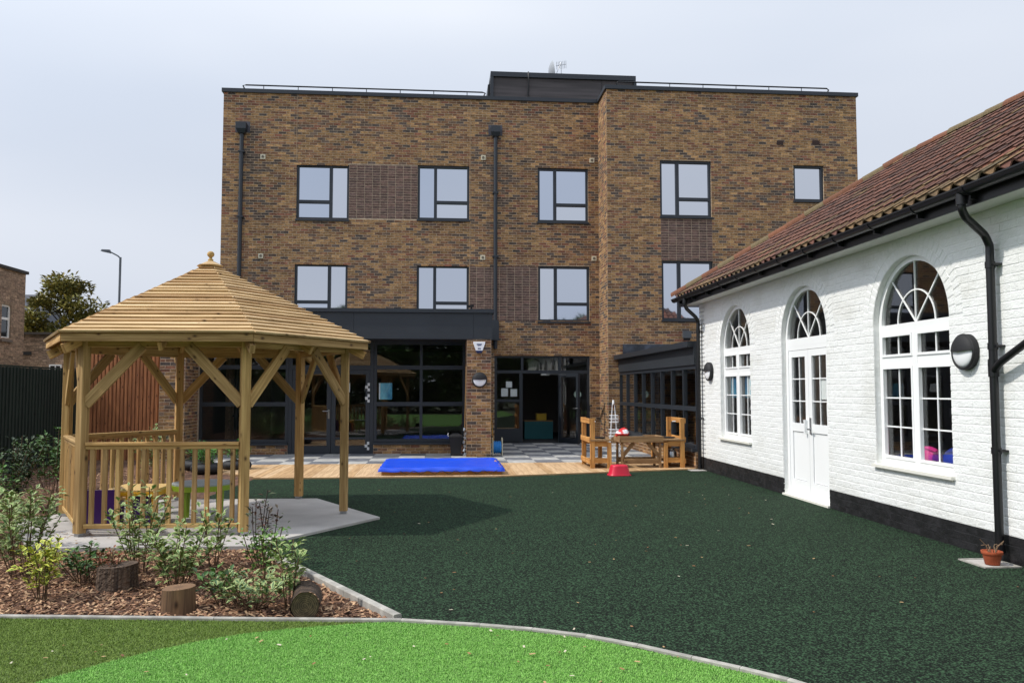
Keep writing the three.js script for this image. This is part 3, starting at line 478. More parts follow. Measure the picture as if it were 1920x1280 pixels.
// ---------------------------------------------------------------- white painted building
const WX = 5.115, WZ0 = -15.87, WZ1 = -0.5;
const arcs = [-13.95, -11.23, -8.58, -5.1];
{
  const T = thing('white_building', 'old white painted brick building with arched windows and clay pantile hip roof', 'building');
  const W = WZ1 - WZ0, org = V(WX, 0, WZ0), R = 0.73, VS = 2.3;
  const arches = arcs.map(z => ({ uc: z - WZ0, r: R, vs: VS })), holes = arcs.map((z, i) => [z - WZ0 - R, z - WZ0 + R, i === 1 ? -0.1 : 0.63, VS]);
  mesh('wall', wallShape(W, 3.6, holes, arches, 0.16, org, ZU, NX, -0.2), M.white, T);
  new GB().b(WX, 10.9, -0.2, 3.38, WZ0, WZ0 + 0.3 - 0.001).build('wall', M.white, T); new GB().b(WX, 10.9, -0.2, 3.38, WZ1 - 0.3, WZ1).build('wall', M.white, T); new GB().b(10.6, 10.9, -0.2, 3.38, WZ0 + 0.3, WZ1 - 0.3).build('wall', M.white, T);
  const list = [], plin = [];
  const up = { org, u: ZU, n: NX, W, L: 0.232, h: 0.081, j: 0.012, jv: 0.005, holes, proud: 0.0032, ch: 0.0022, col: () => [1, 1, 1] };
  // ring of header bricks round each arch; courses stop at its outer edge
  bricks(list, { ...up, v0: 0.243, H: 3.12, arches: arches.map(a => ({ ...a, r: R + 0.235 })), holes: holes.map(h => [h[0], h[1], h[2] - 0.001, h[3]]) });
  for (const k of list) k.mat = M.white;
  bricks(plin, { ...up, H: 0.243, holes: holes.slice(1, 2), col: () => [1, 1, 1] }); for (const k of plin) k.mat = M.plinth;
  for (const a of arches) for (const ring of [0, 1]) { const N = ring ? 32 : 27; for (let i = 0; i < N; i++) { const t = (i + 0.5) / N * Math.PI, r = R + 0.06 + ring * 0.115; const mm = basis(org, ZU, NX).multiply(mtx(a.uc + Math.cos(t) * r, a.vs + Math.sin(t) * r, 0, 0, 0, t)); list.push({ m: mm, u: 0, v: 0, w: 0.105, h: Math.PI * r / N - 0.01, pr: 0.0036 + rr(-0.0012, 0.0016), col: [1, 1, 1], ch: 0.0022, tilt: 0, mat: M.white }); } }
  layBricks([...list, ...plin], T, M.white, 300);
  // plinth paint on the wall body
  new GB().b(WX - 0.0025, WX, -0.1, 0.243, WZ0, -11.23 - R).b(WX - 0.0025, WX, -0.1, 0.243, -11.23 + R, WZ1).b(WX, 10.9, -0.1, 0.243, WZ0 - 0.004, WZ0).build('plinth', M.plinth, T);
  // windows and the door
  const xo = WX + 0.07, xi = WX + 0.116, gx = WX + 0.1;
  const ring = (gb, zc, r0, r1, xa, xb, seg = 28, a0 = 0, a1 = Math.PI) => { for (let i = 0; i < seg; i++) { const t0 = a0 + (a1 - a0) * i / seg, t1 = a0 + (a1 - a0) * (i + 1) / seg, q = (t, r, x) => V(x, VS + Math.sin(t) * r, zc + Math.cos(t) * r); const A = [q(t0, r0, xa), q(t1, r0, xa), q(t1, r1, xa), q(t0, r1, xa)], Bk = [q(t0, r0, xb), q(t1, r0, xb), q(t1, r1, xb), q(t0, r1, xb)], uv = [[0, 0], [1, 0], [1, 1], [0, 1]]; gb.quad(A[0], A[1], A[2], A[3], uv); gb.quad(Bk[3], Bk[2], Bk[1], Bk[0], uv); gb.quad(A[1], A[0], Bk[0], Bk[1], uv); gb.quad(A[3], A[2], Bk[2], Bk[3], uv); } };
  const bar = (g, z0, z1, y0, y1, dx = 0) => g.b(xo + dx, xi - dx, y0, y1, z0, z1);
  arcs.forEach((zc, i) => {
    const isDoor = i === 1, w = part(isDoor ? 'fanlight' : 'window', T), f = new GB(), t = 0.06, zl = zc - R, zr = zc + R;
    ring(f, zc, R - t, R - 0.002, xo, xi);
    bar(f, zl + 0.002, zr - 0.002, 2.19, 2.3);
    const gl = (a, b, c, d, p = w) => new GB().b(gx, gx + 0.006, c, d, a, b).build('pane', M.glass, p);
    // fan light glass and its bars
    { const s = new THREE.Shape(); s.absarc(0, 0, R - t + 0.004, 0, Math.PI, false); const g = new THREE.ExtrudeGeometry(s, { depth: 0.006, bevelEnabled: false, curveSegments: 24 }); g.applyMatrix4(basis(V(gx + 0.006, VS, zc), ZU, NX)); mesh('pane', g, M.glass, w);
      const b = new GB(), rg = R - t; ring(b, zc, 0.35, 0.365, gx - 0.012, gx - 0.001, 20); for (const an of [Math.PI / 2, Math.PI / 2 + 0.74, Math.PI / 2 - 0.74]) b.beam(V(gx - 0.007, VS, zc), V(gx - 0.007, VS + Math.sin(an) * rg, zc + Math.cos(an) * rg), 0.012, 0.016); b.build('glazing_bar', M.upvc, w); }
    if (!isDoor) {
      bar(f, zl + 0.002, zl + t, 0.69, 2.19); bar(f, zr - t, zr - 0.002, 0.69, 2.19); bar(f, zc - 0.045, zc + 0.045, 0.69, 2.19, -0.003); bar(f, zl + t, zr - t, 1.82, 1.93, 0.001); bar(f, zl + t, zr - t, 0.69, 0.77, 0.001);
      f.build('frame', M.upvc, w);
      for (const [a, b] of [[zl + t, zc - 0.045], [zc + 0.045, zr - t]]) {
        const c = new GB(); for (const [ya, yb] of [[0.77, 1.82], [1.93, 2.19]]) { c.b(xo - 0.012, xo + 0.03, ya, yb, a, a + 0.028).b(xo - 0.012, xo + 0.03, ya, yb, b - 0.028, b).b(xo - 0.012, xo + 0.03, ya, ya + 0.028, a + 0.028, b - 0.028).b(xo - 0.012, xo + 0.03, yb - 0.028, yb, a + 0.028, b - 0.028); } c.build('casement', M.upvc, w);
        gl(a + 0.03, b - 0.03, 0.8, 1.79); gl(a + 0.03, b - 0.03, 1.96, 2.16);
        const q = new GB(), m = (a + b) / 2, e = 0.008; q.b(gx - 0.012, gx - 0.001, 0.8, 1.79, m - e, m + e).b(gx - 0.012, gx - 0.001, 1.96, 2.16, m - e, m + e); for (const y of [1.13, 1.46]) q.b(gx - 0.0115, gx - 0.0012, y - e, y + e, a + 0.03, m - e).b(gx - 0.0115, gx - 0.0012, y - e, y + e, m + e, b - 0.03); q.build('glazing_bar', M.upvc, w);
      }
      new GB().b(WX - 0.05, WX + 0.13, 0.655, 0.688, zl - 0.03, zr + 0.03).b(WX - 0.02, WX + 0.13, 0.632, 0.655, zl + 0.002, zr - 0.002).build('sill', M.sillWhite, w);
    } else {
      bar(f, zl + 0.002, zl + 0.08, 0, 2.19); bar(f, zr - 0.08, zr - 0.002, 0, 2.19); bar(f, zl + 0.08, zr - 0.08, 2.13, 2.19, 0.001); f.build('frame', M.upvc, w);
      for (const [a, b, k] of [[zl + 0.085, zc - 0.003, 0], [zc + 0.003, zr - 0.085, 1]]) {
        const d = part('door', T), q = new GB(), s = 0.1, x0 = xo + 0.005, x1 = xi - 0.01;
        q.b(x0, x1, 0.03, 2.125, a, a + s).b(x0, x1, 0.03, 2.125, b - s, b).b(x0, x1, 2.03, 2.125, a + s, b - s).b(x0, x1, 0.95, 1.07, a + s, b - s).b(x0, x1, 0.03, 0.25, a + s, b - s); q.build('leaf', M.upvc, d);
        new GB().b(x0 + 0.014, x1 - 0.01, 0.256, 0.944, a + s + 0.006, b - s - 0.006).build('panel', M.upvc, d);
        new GB().b(x0 + 0.03, x1 - 0.006, 0.245, 0.955, a + s - 0.004, b - s + 0.004).build('panel_groove', M.black, d);
        gl(a + s - 0.004, b - s + 0.004, 1.066, 2.034, d);
        const g = new GB(), m = (a + b) / 2, e = 0.008; g.b(gx - 0.012, gx - 0.001, 1.07, 2.03, m - e, m + e); for (const y of [1.39, 1.71]) g.b(gx - 0.0115, gx - 0.0012, y - e, y + e, a + s, m - e).b(gx - 0.0115, gx - 0.0012, y - e, y + e, m + e, b - s); g.build('glazing_bar', M.upvc, d);
        const h = new GB(), hz = k ? a + 0.05 : b - 0.05; if (k) h.b(x0 - 0.012, x0, 0.93, 1.16, hz - 0.02, hz + 0.02).tube([V(x0 - 0.01, 1.0, hz), V(x0 - 0.055, 1.0, hz), V(x0 - 0.06, 1.0, hz + 0.11)], 0.01, 8); else h.b(x0 - 0.05, x0, 0.93, 1.13, hz - 0.022, hz + 0.012); h.build('handle', k ? M.steel : M.upvc, d);
      }
      new GB().b(WX - 0.03, WX + 0.14, -0.02, 0.028, zl + 0.003, zr - 0.003).build('threshold', M.sillWhite, T);
    }
  });
  // soffit, fascia, roof
  const EX = 4.75, EY = 3.40, d = 3.14, RY = 5.47, EZ = WZ0 - 0.37, sl = Math.atan2(RY - EY, d), SL = Math.hypot(RY - EY, d);
  new GB().b(EX + 0.06, WX, 3.24, 3.262, EZ + 0.06, WZ1).b(WX, 11, 3.24, 3.262, EZ + 0.06, WZ0).build('soffit', plain(214, 214, 208, 0.7), T);
  new GB().b(EX + 0.045, EX + 0.068, 3.225, 3.385, EZ + 0.05, WZ1).b(EX + 0.07, 11, 3.225, 3.385, EZ + 0.045, EZ + 0.068).build('fascia_board', M.black, T);
  { const u = new GB(), a = V(EX + 0.03, EY - 0.03, EZ + 0.03), b = V(EX + 0.03, EY - 0.03, WZ1), r0 = V(EX + d, RY - 0.04, EZ + d), r1 = V(EX + d, RY - 0.04, WZ1), e = V(EX + 2 * d - 0.03, EY - 0.03, EZ + 0.03), e1 = V(EX + 2 * d - 0.03, EY - 0.03, WZ1), uv = [[0, 0], [1, 0], [1, 1], [0, 1]];
    u.quad(a, b, r1, r0, uv, [1, 1, 1]); u.quad(e1, e, r0, r1, uv, [1, 1, 1]); u.tri(e, a, r0, uv[0], uv[1], uv[2], [1, 1, 1]); u.tri(b, e1, r1, uv[0], uv[1], uv[2], [1, 1, 1]); u.quad(a, e, e1, b, uv, [1, 1, 1]); u.build('roof_underlay', M.blackMatt, T); }
  // pantiles
  const tw = 0.2, tl = 0.31, prof = []; for (let i = 0; i <= 8; i++) { const s = i / 8; prof.push([(s - 0.5) * (tw + 0.025), 0.030 * Math.sin(s * Math.PI * 2 + 2.4) + 0.004]); }
  const tileList = [];
  const slope = (o, along, inw, n, hipSign) => {            // along the eave, inwards in plan
    const upv = inw.clone().multiplyScalar(Math.cos(sl)).add(V(0, Math.sin(sl), 0)), nn = new THREE.Vector3().crossVectors(along, upv); if (nn.y < 0) nn.negate();
    const rows = Math.floor(SL / 0.268);
    for (let r = 0; r < rows; r++) for (let c = 0; c < n; c++) {
      const a = (c + 0.5) * tw, s = r * 0.268; if (a < (s + tl * 0.8) * Math.cos(sl) + (hipSign ? 0.06 : -0.04)) continue; if (hipSign && a > n * tw - (s + tl * 0.8) * Math.cos(sl) - 0.06) continue;
      const p = o.clone().addScaledVector(along, a).addScaledVector(upv, s).addScaledVector(nn, 0.03 + rr(-0.003, 0.003));
      tileList.push({ p, along, upv, nn, r, tw: rr(-0.015, 0.015) });
    }
  };
  slope(V(EX - 0.03, EY - 0.02, EZ), V(0, 0, 1), V(1, 0, 0), Math.floor((WZ1 - EZ) / tw), false);
  slope(V(EX, EY - 0.02, EZ - 0.03), V(1, 0, 0), V(0, 0, 1), Math.floor(2 * d / tw), true);
  const tileGeo = (gb, t) => {
    const lich = t.r === 0 ? 0.75 : t.r === 1 ? 0.18 : 0.05; let col = mix3(L3(98, 66, 55), L3(120, 80, 65), rnd()); const q = rnd(); if (q < 0.2) col = L3(84, 62, 55); else if (q < 0.25) col = L3(134, 86, 66);
    if (rnd() < lich) col = mix3(col, mix3(L3(112, 104, 72), L3(140, 116, 70), rnd()), 0.55); col = shuffleCol(col, 0.12);
    const at = (i, s, k) => t.p.clone().addScaledVector(t.along, prof[i][0] + s * t.tw * 0.2).addScaledVector(t.upv, s * tl).addScaledVector(t.nn, prof[i][1] + (1 - s) * 0.02 - k), o = [rnd(), rnd()];
    const flip = new THREE.Vector3().crossVectors(t.along, t.upv).dot(t.nn) < 0;
    for (let i = 0; i < 8; i++) { const A = at(i, 0, 0), B = at(i + 1, 0, 0), Cc = at(i + 1, 1, 0), D = at(i, 1, 0), E = at(i, 0, 0.016), F = at(i + 1, 0, 0.016), w = tw / 8, uv = [[o[0] + i * w, o[1]], [o[0] + i * w + w, o[1]], [o[0] + i * w + w, o[1] + tl], [o[0] + i * w, o[1] + tl]]; if (flip) { gb.quad(B, A, D, Cc, [uv[1], uv[0], uv[3], uv[2]], col); gb.quad(F, E, A, B, uv, col); } else { gb.quad(A, B, Cc, D, uv, col); gb.quad(E, F, B, A, uv, col); } }
    const A = at(0, 0, 0), D = at(0, 1, 0), E = at(0, 0, 0.016), H = at(0, 1, 0.016); gb.quad(H, E, A, D, [[0, 0], [tl, 0], [tl, 0.02], [0, 0.02]], col);
  };
  const eye = V(0, 1.55, 0); for (const t of tileList) { const q = t.p.clone().project(camera); t.s = t.p.distanceTo(eye) + (Math.abs(q.x) > 1 || Math.abs(q.y) > 1 ? 100 : 0) + (t.along.x > 0.5 ? 200 : 0); }
  tileList.sort((a, b) => a.s - b.s);
  const rest = new GB(); tileList.forEach((t, i) => { if (i < 300) { const g = new GB(); tileGeo(g, t); g.build('roof_tile', M.tile, T); } else tileGeo(rest, t); });
  rest.build('roof_tiles', M.tile, T).userData.kind = 'stuff';
  // ridge and hip caps
  const caps = (a, b, n) => { const dir = b.clone().sub(a), l = dir.length() / n; dir.normalize(); for (let i = 0; i < n; i++) { const g = new THREE.CylinderGeometry(0.105, 0.115, l * 1.04, 10, 1, true, 0, Math.PI); g.rotateY(-Math.PI / 2); const q = new THREE.Quaternion().setFromUnitVectors(V(0, 1, 0), dir); const s = dir.clone().cross(V(0, 1, 0)).normalize(), up = s.clone().cross(dir), m = new THREE.Matrix4().makeBasis(s, dir, up.negate().multiplyScalar(-1)).setPosition(a.clone().addScaledVector(dir, (i + 0.5) * l).addScaledVector(up, rr(0.0, 0.012))); const c = rnd() < 0.35 ? L3(120, 104, 74) : shuffleCol(L3(128, 82, 58), 0.15); const gb = new GB().geo(g, m, c); gb.build('ridge_tile', M.tileCap, T); } };
  M.tileCap = M.tile.clone(); M.tileCap.side = THREE.DoubleSide;
  new GB().geo(new THREE.SphereGeometry(0.125, 14, 10), mtx(EX + d, RY, EZ + d), L3(122, 104, 76)).build('ridge_tile', M.tile, T);
  caps(V(EX - 0.02, EY + 0.02, EZ - 0.02), V(EX + d, RY + 0.02, EZ + d), 13); caps(V(EX + d, RY + 0.02, EZ + d), V(EX + d, RY + 0.02, WZ1), 30);
  // gutter, brackets, downpipes
  { const g = new THREE.CylinderGeometry(0.062, 0.062, WZ1 - EZ, 14, 1, true, Math.PI / 2, Math.PI); g.rotateX(Math.PI / 2); g.rotateZ(Math.PI / 2 * 0); g.translate(EX - 0.035, 3.37, (EZ + WZ1) / 2); M.gut = M.black.clone(); M.gut.side = THREE.DoubleSide;
    const P = g.attributes.position; let ymin = 9; for (let i = 0; i < P.count; i++) ymin = Math.min(ymin, P.getY(i)); if (ymin > 3.34) { g.translate(0, -3.37, 0); g.rotateZ(Math.PI); g.translate(2 * (EX - 0.035), 3.37, 0); }
    new GB().geo(g).b(EX - 0.104, EX - 0.094, 3.365, 3.38, EZ, WZ1).build('gutter', M.gut, T); }
  for (let z = EZ + 0.3; z < WZ1; z += 0.82) { const b = new GB(); for (let i = 0; i < 8; i++) { const t0 = Math.PI + i * Math.PI / 8, t1 = t0 + Math.PI / 8, q = (t, r, zz) => V(EX - 0.035 + Math.cos(t) * r, 3.372 + Math.sin(t) * r, zz); b.hexa([q(t0, 0.072, z + 0.03), q(t1, 0.072, z + 0.03), q(t1, 0.072, z), q(t0, 0.072, z), q(t0, 0.06, z + 0.03), q(t1, 0.06, z + 0.03), q(t1, 0.06, z), q(t0, 0.06, z)]); } b.b(EX - 0.02, EX + 0.05, 3.26, 3.34, z + 0.003, z + 0.027); b.build('gutter_bracket', M.black, T); }
  const dp = (z, zo, yb) => { const p = part('downpipe', T), g = new GB(), px = WX - 0.075; g.tube([V(EX - 0.035, 3.33, zo), V(EX - 0.035, 3.2, zo), V(EX + 0.02, 3.12, zo + (z - zo) * 0.25), V(px - 0.06, 2.98, zo + (z - zo) * 0.85), V(px, 2.88, z), V(px, 2.75, z)], 0.036, 12, undefined, 40); g.tube([V(px, 2.78, z), V(px, yb, z)], 0.037, 12); g.build('pipe', M.black, p);
    const cl = new GB(); for (const y of [2.7, 1.95, 1.0]) cl.cyl(0.044, 0.044, 0.06, mtx(px, y, z), 12).b(px, WX + 0.0, y - 0.012, y + 0.012, z - 0.012, z + 0.012).b(px - 0.01, px + 0.07, y - 0.01, y + 0.01, z + 0.03, z + 0.07); cl.cyl(0.05, 0.05, 0.1, mtx(EX - 0.035, 3.28, zo), 12).cyl(0.046, 0.046, 0.08, mtx(px, yb + 0.04, z), 12); cl.build('pipe_clip', M.black, p); return p; };
  dp(-15.72, -15.5, 0.03);
  const p2 = dp(-7.1, -7.0, 0.08);
  new GB().tube([V(WX - 0.075, 1.72, -7.1), V(WX - 0.11, 1.80, -6.95), V(WX - 0.12, 2.0, -6.5), V(WX - 0.12, 2.05, -6.2)], 0.034, 10).cyl(0.046, 0.046, 0.16, mtx(WX - 0.075, 1.75, -7.1), 12).build('branch_pipe', M.black, p2);
  // dark room inside
  new GB().b(WX + 0.31, 10.59, -0.1, 0.01, WZ0 + 0.31, WZ1 - 0.31).build('interior_floor', M.roomFloor, T);
  new GB().b(WX + 0.31, 10.59, 3.1, 3.15, WZ0 + 0.31, WZ1 - 0.31).b(8.5, 8.6, 0.01, 3.1, WZ0 + 0.31, WZ1 - 0.31).build('interior_wall', M.room, T);
}

// ---------------------------------------------------------------- gazebo
{
  const T = thing('gazebo', 'six sided timber gazebo with slatted roof and balustrades', 'gazebo', [GC.x, 0, GC.z], -0.03);
  const RP = 1.68, corner = (i, r = RP) => { const a = Math.PI / 3 * i; return V(Math.cos(a) * r, 0, Math.sin(a) * r); };   // 0 right, 1 front right, 2 front left, 3 left, 4 back left, 5 back right
  const RE = 1.95, EY = 2.11, AY = 3.08;
  for (let i = 0; i < 6; i++) {
    const c = corner(i), a = Math.atan2(c.z, c.x);
    new GB()  .box(0.095, 2.06, 0.095, mtx(c.x, 1.09, c.z, 0, -a + Math.PI / 6 * 0, 0), undefined, 0.006).build('post', anyWood(), T);
    new GB().box(0.07, 0.035, 0.07, mtx(c.x, 0.042, c.z, 0, -a)).build('post_foot', M.steel, T);
  }
  for (let i = 0; i < 6; i++) {
    const a = corner(i), b = corner((i + 1) % 6), dir = b.clone().sub(a).normalize(), out = a.clone().add(b).normalize();
    new GB().beam(a.clone().setY(2.055), b.clone().setY(2.055), 0.05, 0.1, undefined, 0.004).build('ring_beam', M.wood, T);
    new GB().beam(a.clone().multiplyScalar(0.985).setY(2.17), b.clone().multiplyScalar(0.985).setY(2.17), 0.035, 0.128, undefined, 0.003).build('wall_plate', M.wood, T);
    // knee braces at both ends
    for (const [p, d] of [[a, dir], [b, dir.clone().negate()]]) { const off = out.clone().multiplyScalar(0.012), s = p.clone().addScaledVector(d, 0.03).setY(1.40).add(off), e = p.clone().addScaledVector(d, 0.60).setY(2.02).add(off); new GB().beam(s, e, 0.042, 0.115, undefined, 0.004).build('brace', anyWood(), T); }
    // eaves fascia
    const e0 = corner(i, RE), e1 = corner((i + 1) % 6, RE); new GB().beam(e0.clone().setY(EY - 0.015), e1.clone().setY(EY - 0.015), 0.022, 0.085, undefined, 0.003).build('fascia_board', anyWood(), T);
    // rafters: hip and mid side
    for (const [q, w] of [[corner(i, 1.92), 0.055], [e0.clone().add(e1).multiplyScalar(0.5 * 0.965), 0.045]]) new GB().beam(q.clone().setY(EY - 0.135 + (q.length() > 1.8 ? 0 : 0.03)), V(q.x * 0.05, AY - 0.16, q.z * 0.05), w, 0.1, undefined, 0.003).build('rafter', anyWood(), T);
    // roof slats, lapped
    const N = 21, n = out.clone().multiplyScalar(AY - EY).add(V(0, RE * Math.cos(Math.PI / 6), 0)).normalize();
    for (let k = 0; k < N; k++) {
      const s0 = k / N * 0.965 - 0.006, s1 = (k + 1) / N * 0.965 + 0.012, P = (c, s, l) => V(c.x * (1 - s), EY + 0.03 + (AY - EY) * s, c.z * (1 - s)).addScaledVector(n, l);
      const ex = 1.012, A = e0.clone().multiplyScalar(ex), Bq = e1.clone().multiplyScalar(ex), l0 = 0.030 + rr(-0.003, 0.005), l1 = 0.0, th = 0.024;
      const g = new GB().hexa([P(Bq, s0, l0 - th), P(A, s0, l0 - th), P(A, s1, l1 - th), P(Bq, s1, l1 - th), P(Bq, s0, l0), P(A, s0, l0), P(A, s1, l1), P(Bq, s1, l1)]);
      g.build('roof_slat', [M.woodRoof, M.woodRoof, M.woodRoof2, M.woodRoof3][Math.floor(rnd() * 4)], T);
    }
  }
  // balustrades on three sides
  for (const i of [1, 2, 3]) {
    const a = corner(i), b = corner((i + 1) % 6), dir = b.clone().sub(a), l = dir.length(); dir.normalize(); const s = a.clone().addScaledVector(dir, 0.05), e = b.clone().addScaledVector(dir, -0.05), ln = l - 0.1;
    new GB().beam(s.clone().setY(0.985), e.clone().setY(0.985), 0.085, 0.035, undefined, 0.006).build('handrail', anyWood(), T);
    new GB().beam(s.clone().setY(0.948), e.clone().setY(0.948), 0.05, 0.038).build('top_rail', anyWood(), T);
    new GB().beam(s.clone().setY(0.13), e.clone().setY(0.13), 0.06, 0.045, undefined, 0.004).build('bottom_rail', M.wood, T);
    const n = 12; for (let k = 0; k < n; k++) { const p = s.clone().addScaledVector(dir, ln * (k + 0.5) / n); new GB().box(0.044, 0.778, 0.044, mtx(p.x, 0.541, p.z, 0, -Math.atan2(dir.z, dir.x)), undefined, 0.005).build('baluster', anyWood(), T); }
  }
  const f = part('finial', T);
  new GB().geo(new THREE.CylinderGeometry(0.03, 0.17, 0.065, 6), mtx(0, AY + 0.045, 0, 0, Math.PI / 6)).geo(new THREE.CylinderGeometry(0.17, 0.14, 0.025, 6), mtx(0, AY + 0.005, 0, 0, Math.PI / 6)).build('finial_cap', M.woodRoof, f);
  new GB().geo(new THREE.LatheGeometry([[0.035, 0], [0.04, 0.02], [0.02, 0.04], [0.022, 0.055], [0.045, 0.075], [0.052, 0.1], [0.045, 0.125], [0.025, 0.142], [0.001, 0.147]].map(p => new THREE.Vector2(...p)), 20), mtx(0, AY + 0.075, 0).scale(V(0.85, 0.85, 0.85))).build('finial_ball', M.wood, f);
}

// ---------------------------------------------------------------- fences
{
  const T = thing('green_fence', 'dark green vertical board fence along the planting bed', 'fence');
  for (let z = -19.15; z < 2; z += 0.125) { const h = 1.98 + rr(-0.006, 0.006); new GB().hexa([V(-8.07, -0.05, z + 0.13), V(-8.03, -0.05, z + 0.13), V(-8.055, -0.05, z), V(-8.07, -0.05, z), V(-8.07, h, z + 0.13), V(-8.03, h, z + 0.13), V(-8.055, h, z), V(-8.07, h, z)]).build('board', M.fenceGreen, T); }
  const r = new GB(); r.b(-8.13, -8.075, 1.99, 2.02, -19.2, 2).b(-8.12, -8.075, 1.5, 1.58, -19.2, 2); r.build('rail', M.fenceGreen, T);
  const S = thing('brown_fence', 'red brown timber fence of narrow upright battens beside the brick pier', 'fence');
  for (let x = -8.0; x < -6.34; x += 0.083) new GB().box(0.06, 2.42, 0.03, mtx(x + 0.03, 1.19 + rr(-0.006, 0.006), -19.2), undefined, 0.008).build('batten', M.fenceBrown, S);
  new GB().b(-8.02, -6.34, -0.05, 2.38, -19.26, -19.22).build('backing', M.fenceBrown, S);
}

// ---------------------------------------------------------------- far left: old house, wall, roof, lamp post
{
  const T = thing('beige_house', 'old flat topped house of weathered beige brick behind the green fence', 'house');
  const X = -14.53, zc = -30, list = [], col = () => shuffleCol(mix3(L3(166, 142, 122), L3(196, 168, 144), rnd()), 0.1);
  // wall facing the playground (towards +x), with a window opening
  new GB().b(X - 0.3, X, 0, 3.25, -30, -20).b(X - 0.3, X, 4.42, 5.6, -30, -20).b(X - 0.3, X, 3.25, 4.42, -30, -29.1).b(X - 0.3, X, 3.25, 4.42, -28.5, -20).build('wall', plain(188, 164, 142, 0.95, { map: greyNoise(256, 9, 170, 255, 1.6) }), T);
  new GB().b(X - 8, X - 0.3, 0, 5.6, -30, -29.7).build('wall', plain(188, 164, 142, 0.95), T);
  const u = V(0, 0, -1), n = V(1, 0, 0); bricks(list, { org: V(X, 0, -26), u, n, W: 4.0, H: 5.5, L: 0.3, h: 0.1, j: 0.014, col, proud: 0.004, holes: [[2.5, 3.1, 3.25, 4.42]] }); layBricks(list, T, M.brick, 60);
  const w = part('window', T), fr = new GB(), x0 = X - 0.1, x1 = X - 0.04; fr.b(x0, x1, 3.25, 4.42, -29.1, -29.02).b(x0, x1, 3.25, 4.42, -28.58, -28.5).b(x0, x1, 3.25, 3.33, -29.02, -28.58).b(x0, x1, 4.34, 4.42, -29.02, -28.58).b(x0, x1, 3.9, 3.98, -29.02, -28.58).build('frame', M.upvc, w); new GB().b(X - 0.08, X - 0.07, 3.3, 4.4, -29.05, -28.55).build('pane', plain(40, 44, 48, 0.1), w); new GB().b(X - 0.05, X + 0.06, 3.16, 3.245, -29.15, -28.45).build('sill', plain(110, 98, 88), w);
  new GB().b(X - 8.1, X + 0.06, 5.6, 5.7, -30.1, -19.9).build('coping', plain(52, 50, 50, 0.8), T);
  const S = thing('garden_wall', 'low beige brick outbuilding wall with small window beyond the green fence', 'wall');
  new GB().b(-15.75, -12.6, 0, 3.62, -32.3, -32).build('wall', plain(150, 132, 114, 0.95, { map: greyNoise(256, 9, 160, 255, 1.6) }), S);
  const l2 = []; bricks(l2, { org: V(-15.7, 0, -32), u: XU, n: NZ, W: 3.1, H: 3.5, L: 0.3, h: 0.1, j: 0.014, col, proud: 0.004 }); layBricks(l2, S, M.brick, 60);
  new GB().b(-15.8, -12.5, 3.62, 3.7, -32.4, -31.9).build('coping', plain(70, 64, 60, 0.8), S);
  new GB().b(-15.62, -15.2, 2.85, 2.98, -31.985, -31.975).build('vent', M.blackMatt, S);
  const w2 = part('window', S); new GB().b(-14.5, -14.14, 1.95, 2.45, -31.984, -31.97).build('pane', plain(46, 48, 52, 0.15), w2); new GB().b(-14.54, -14.5, 1.9, 2.5, -31.99, -31.95).b(-14.14, -14.1, 1.9, 2.5, -31.99, -31.95).b(-14.5, -14.14, 2.45, 2.5, -31.99, -31.95).b(-14.34, -14.3, 1.95, 2.45, -31.99, -31.955).build('frame', M.upvc, w2);
  const R2 = thing('slate_roof_house', 'dark slate pitched roof of a house far behind the tree', 'house');
  new GB().hexa([V(-26, 4.5, -46), V(-21.3, 4.5, -46), V(-21.3, 4.5, -52), V(-26, 4.5, -52), V(-25.5, 7.0, -49), V(-22.9, 7.0, -49), V(-22.9, 7.0, -49.1), V(-25.5, 7.0, -49.1)]).build('roof', plain(74, 76, 84, 0.8), R2); new GB().b(-25.8, -21.5, 0, 4.5, -51.8, -46.2).build('wall', plain(140, 124, 108), R2);
  const Lp = thing('street_lamp', 'tall grey street lamp post rising behind the gazebo', 'street lamp', [-14.98, 0, -39.6]);
  new GB().tube([V(0, 0, 0), V(0, 7.75, 0)], 0.055, 8).tube([V(0, 7.7, 0), V(-0.12, 7.82, 0.02), V(-0.5, 8.02, 0.1)], 0.035, 6).build('post', plain(96, 102, 110, 0.5), Lp);
  new GB().hexa([V(-0.8, 8.00, 0.28), V(-0.42, 7.92, 0.2), V(-0.42, 7.92, 0.0), V(-0.8, 8.00, 0.02), V(-0.76, 8.08, 0.24), V(-0.44, 8.08, 0.18), V(-0.44, 8.08, 0.03), V(-0.76, 8.10, 0.05)]).build('lantern', plain(70, 74, 82, 0.4), Lp);
}

// ---------------------------------------------------------------- trees and shrubs
function leafGeo(gb, p, dir, up, L, w, c1, c2, rim = 0.3) {            // folded leaf with a paler rim
  const s = new THREE.Vector3().crossVectors(dir, up).normalize(), q = (a, b, h) => p.clone().addScaledVector(dir, a * L).addScaledVector(s, b * w).addScaledVector(up, h * w);
  const A = q(0, 0, 0), T = q(1, 0, -0.15), l = q(0.45, 0.5, 0.18), r = q(0.45, -0.5, 0.18), u = [[0, 0], [1, 0], [1, 1]];
  if (c2) { const m = q(0.5, 0.24, 0.08), k = q(0.5, -0.24, 0.08), t2 = q(0.85, 0, -0.05); gb.tri(A, m, t2, ...u, c1); gb.tri(A, t2, k, ...u, c1); gb.tri(A, l, m, ...u, c2); gb.tri(l, T, m, ...u, c2); gb.tri(m, T, t2, ...u, c2); gb.tri(A, k, r, ...u, c2); gb.tri(k, T, r, ...u, c2); gb.tri(k, t2, T, ...u, c2); }
  else { gb.tri(A, l, T, ...u, c1); gb.tri(A, T, r, ...u, c1); }
}
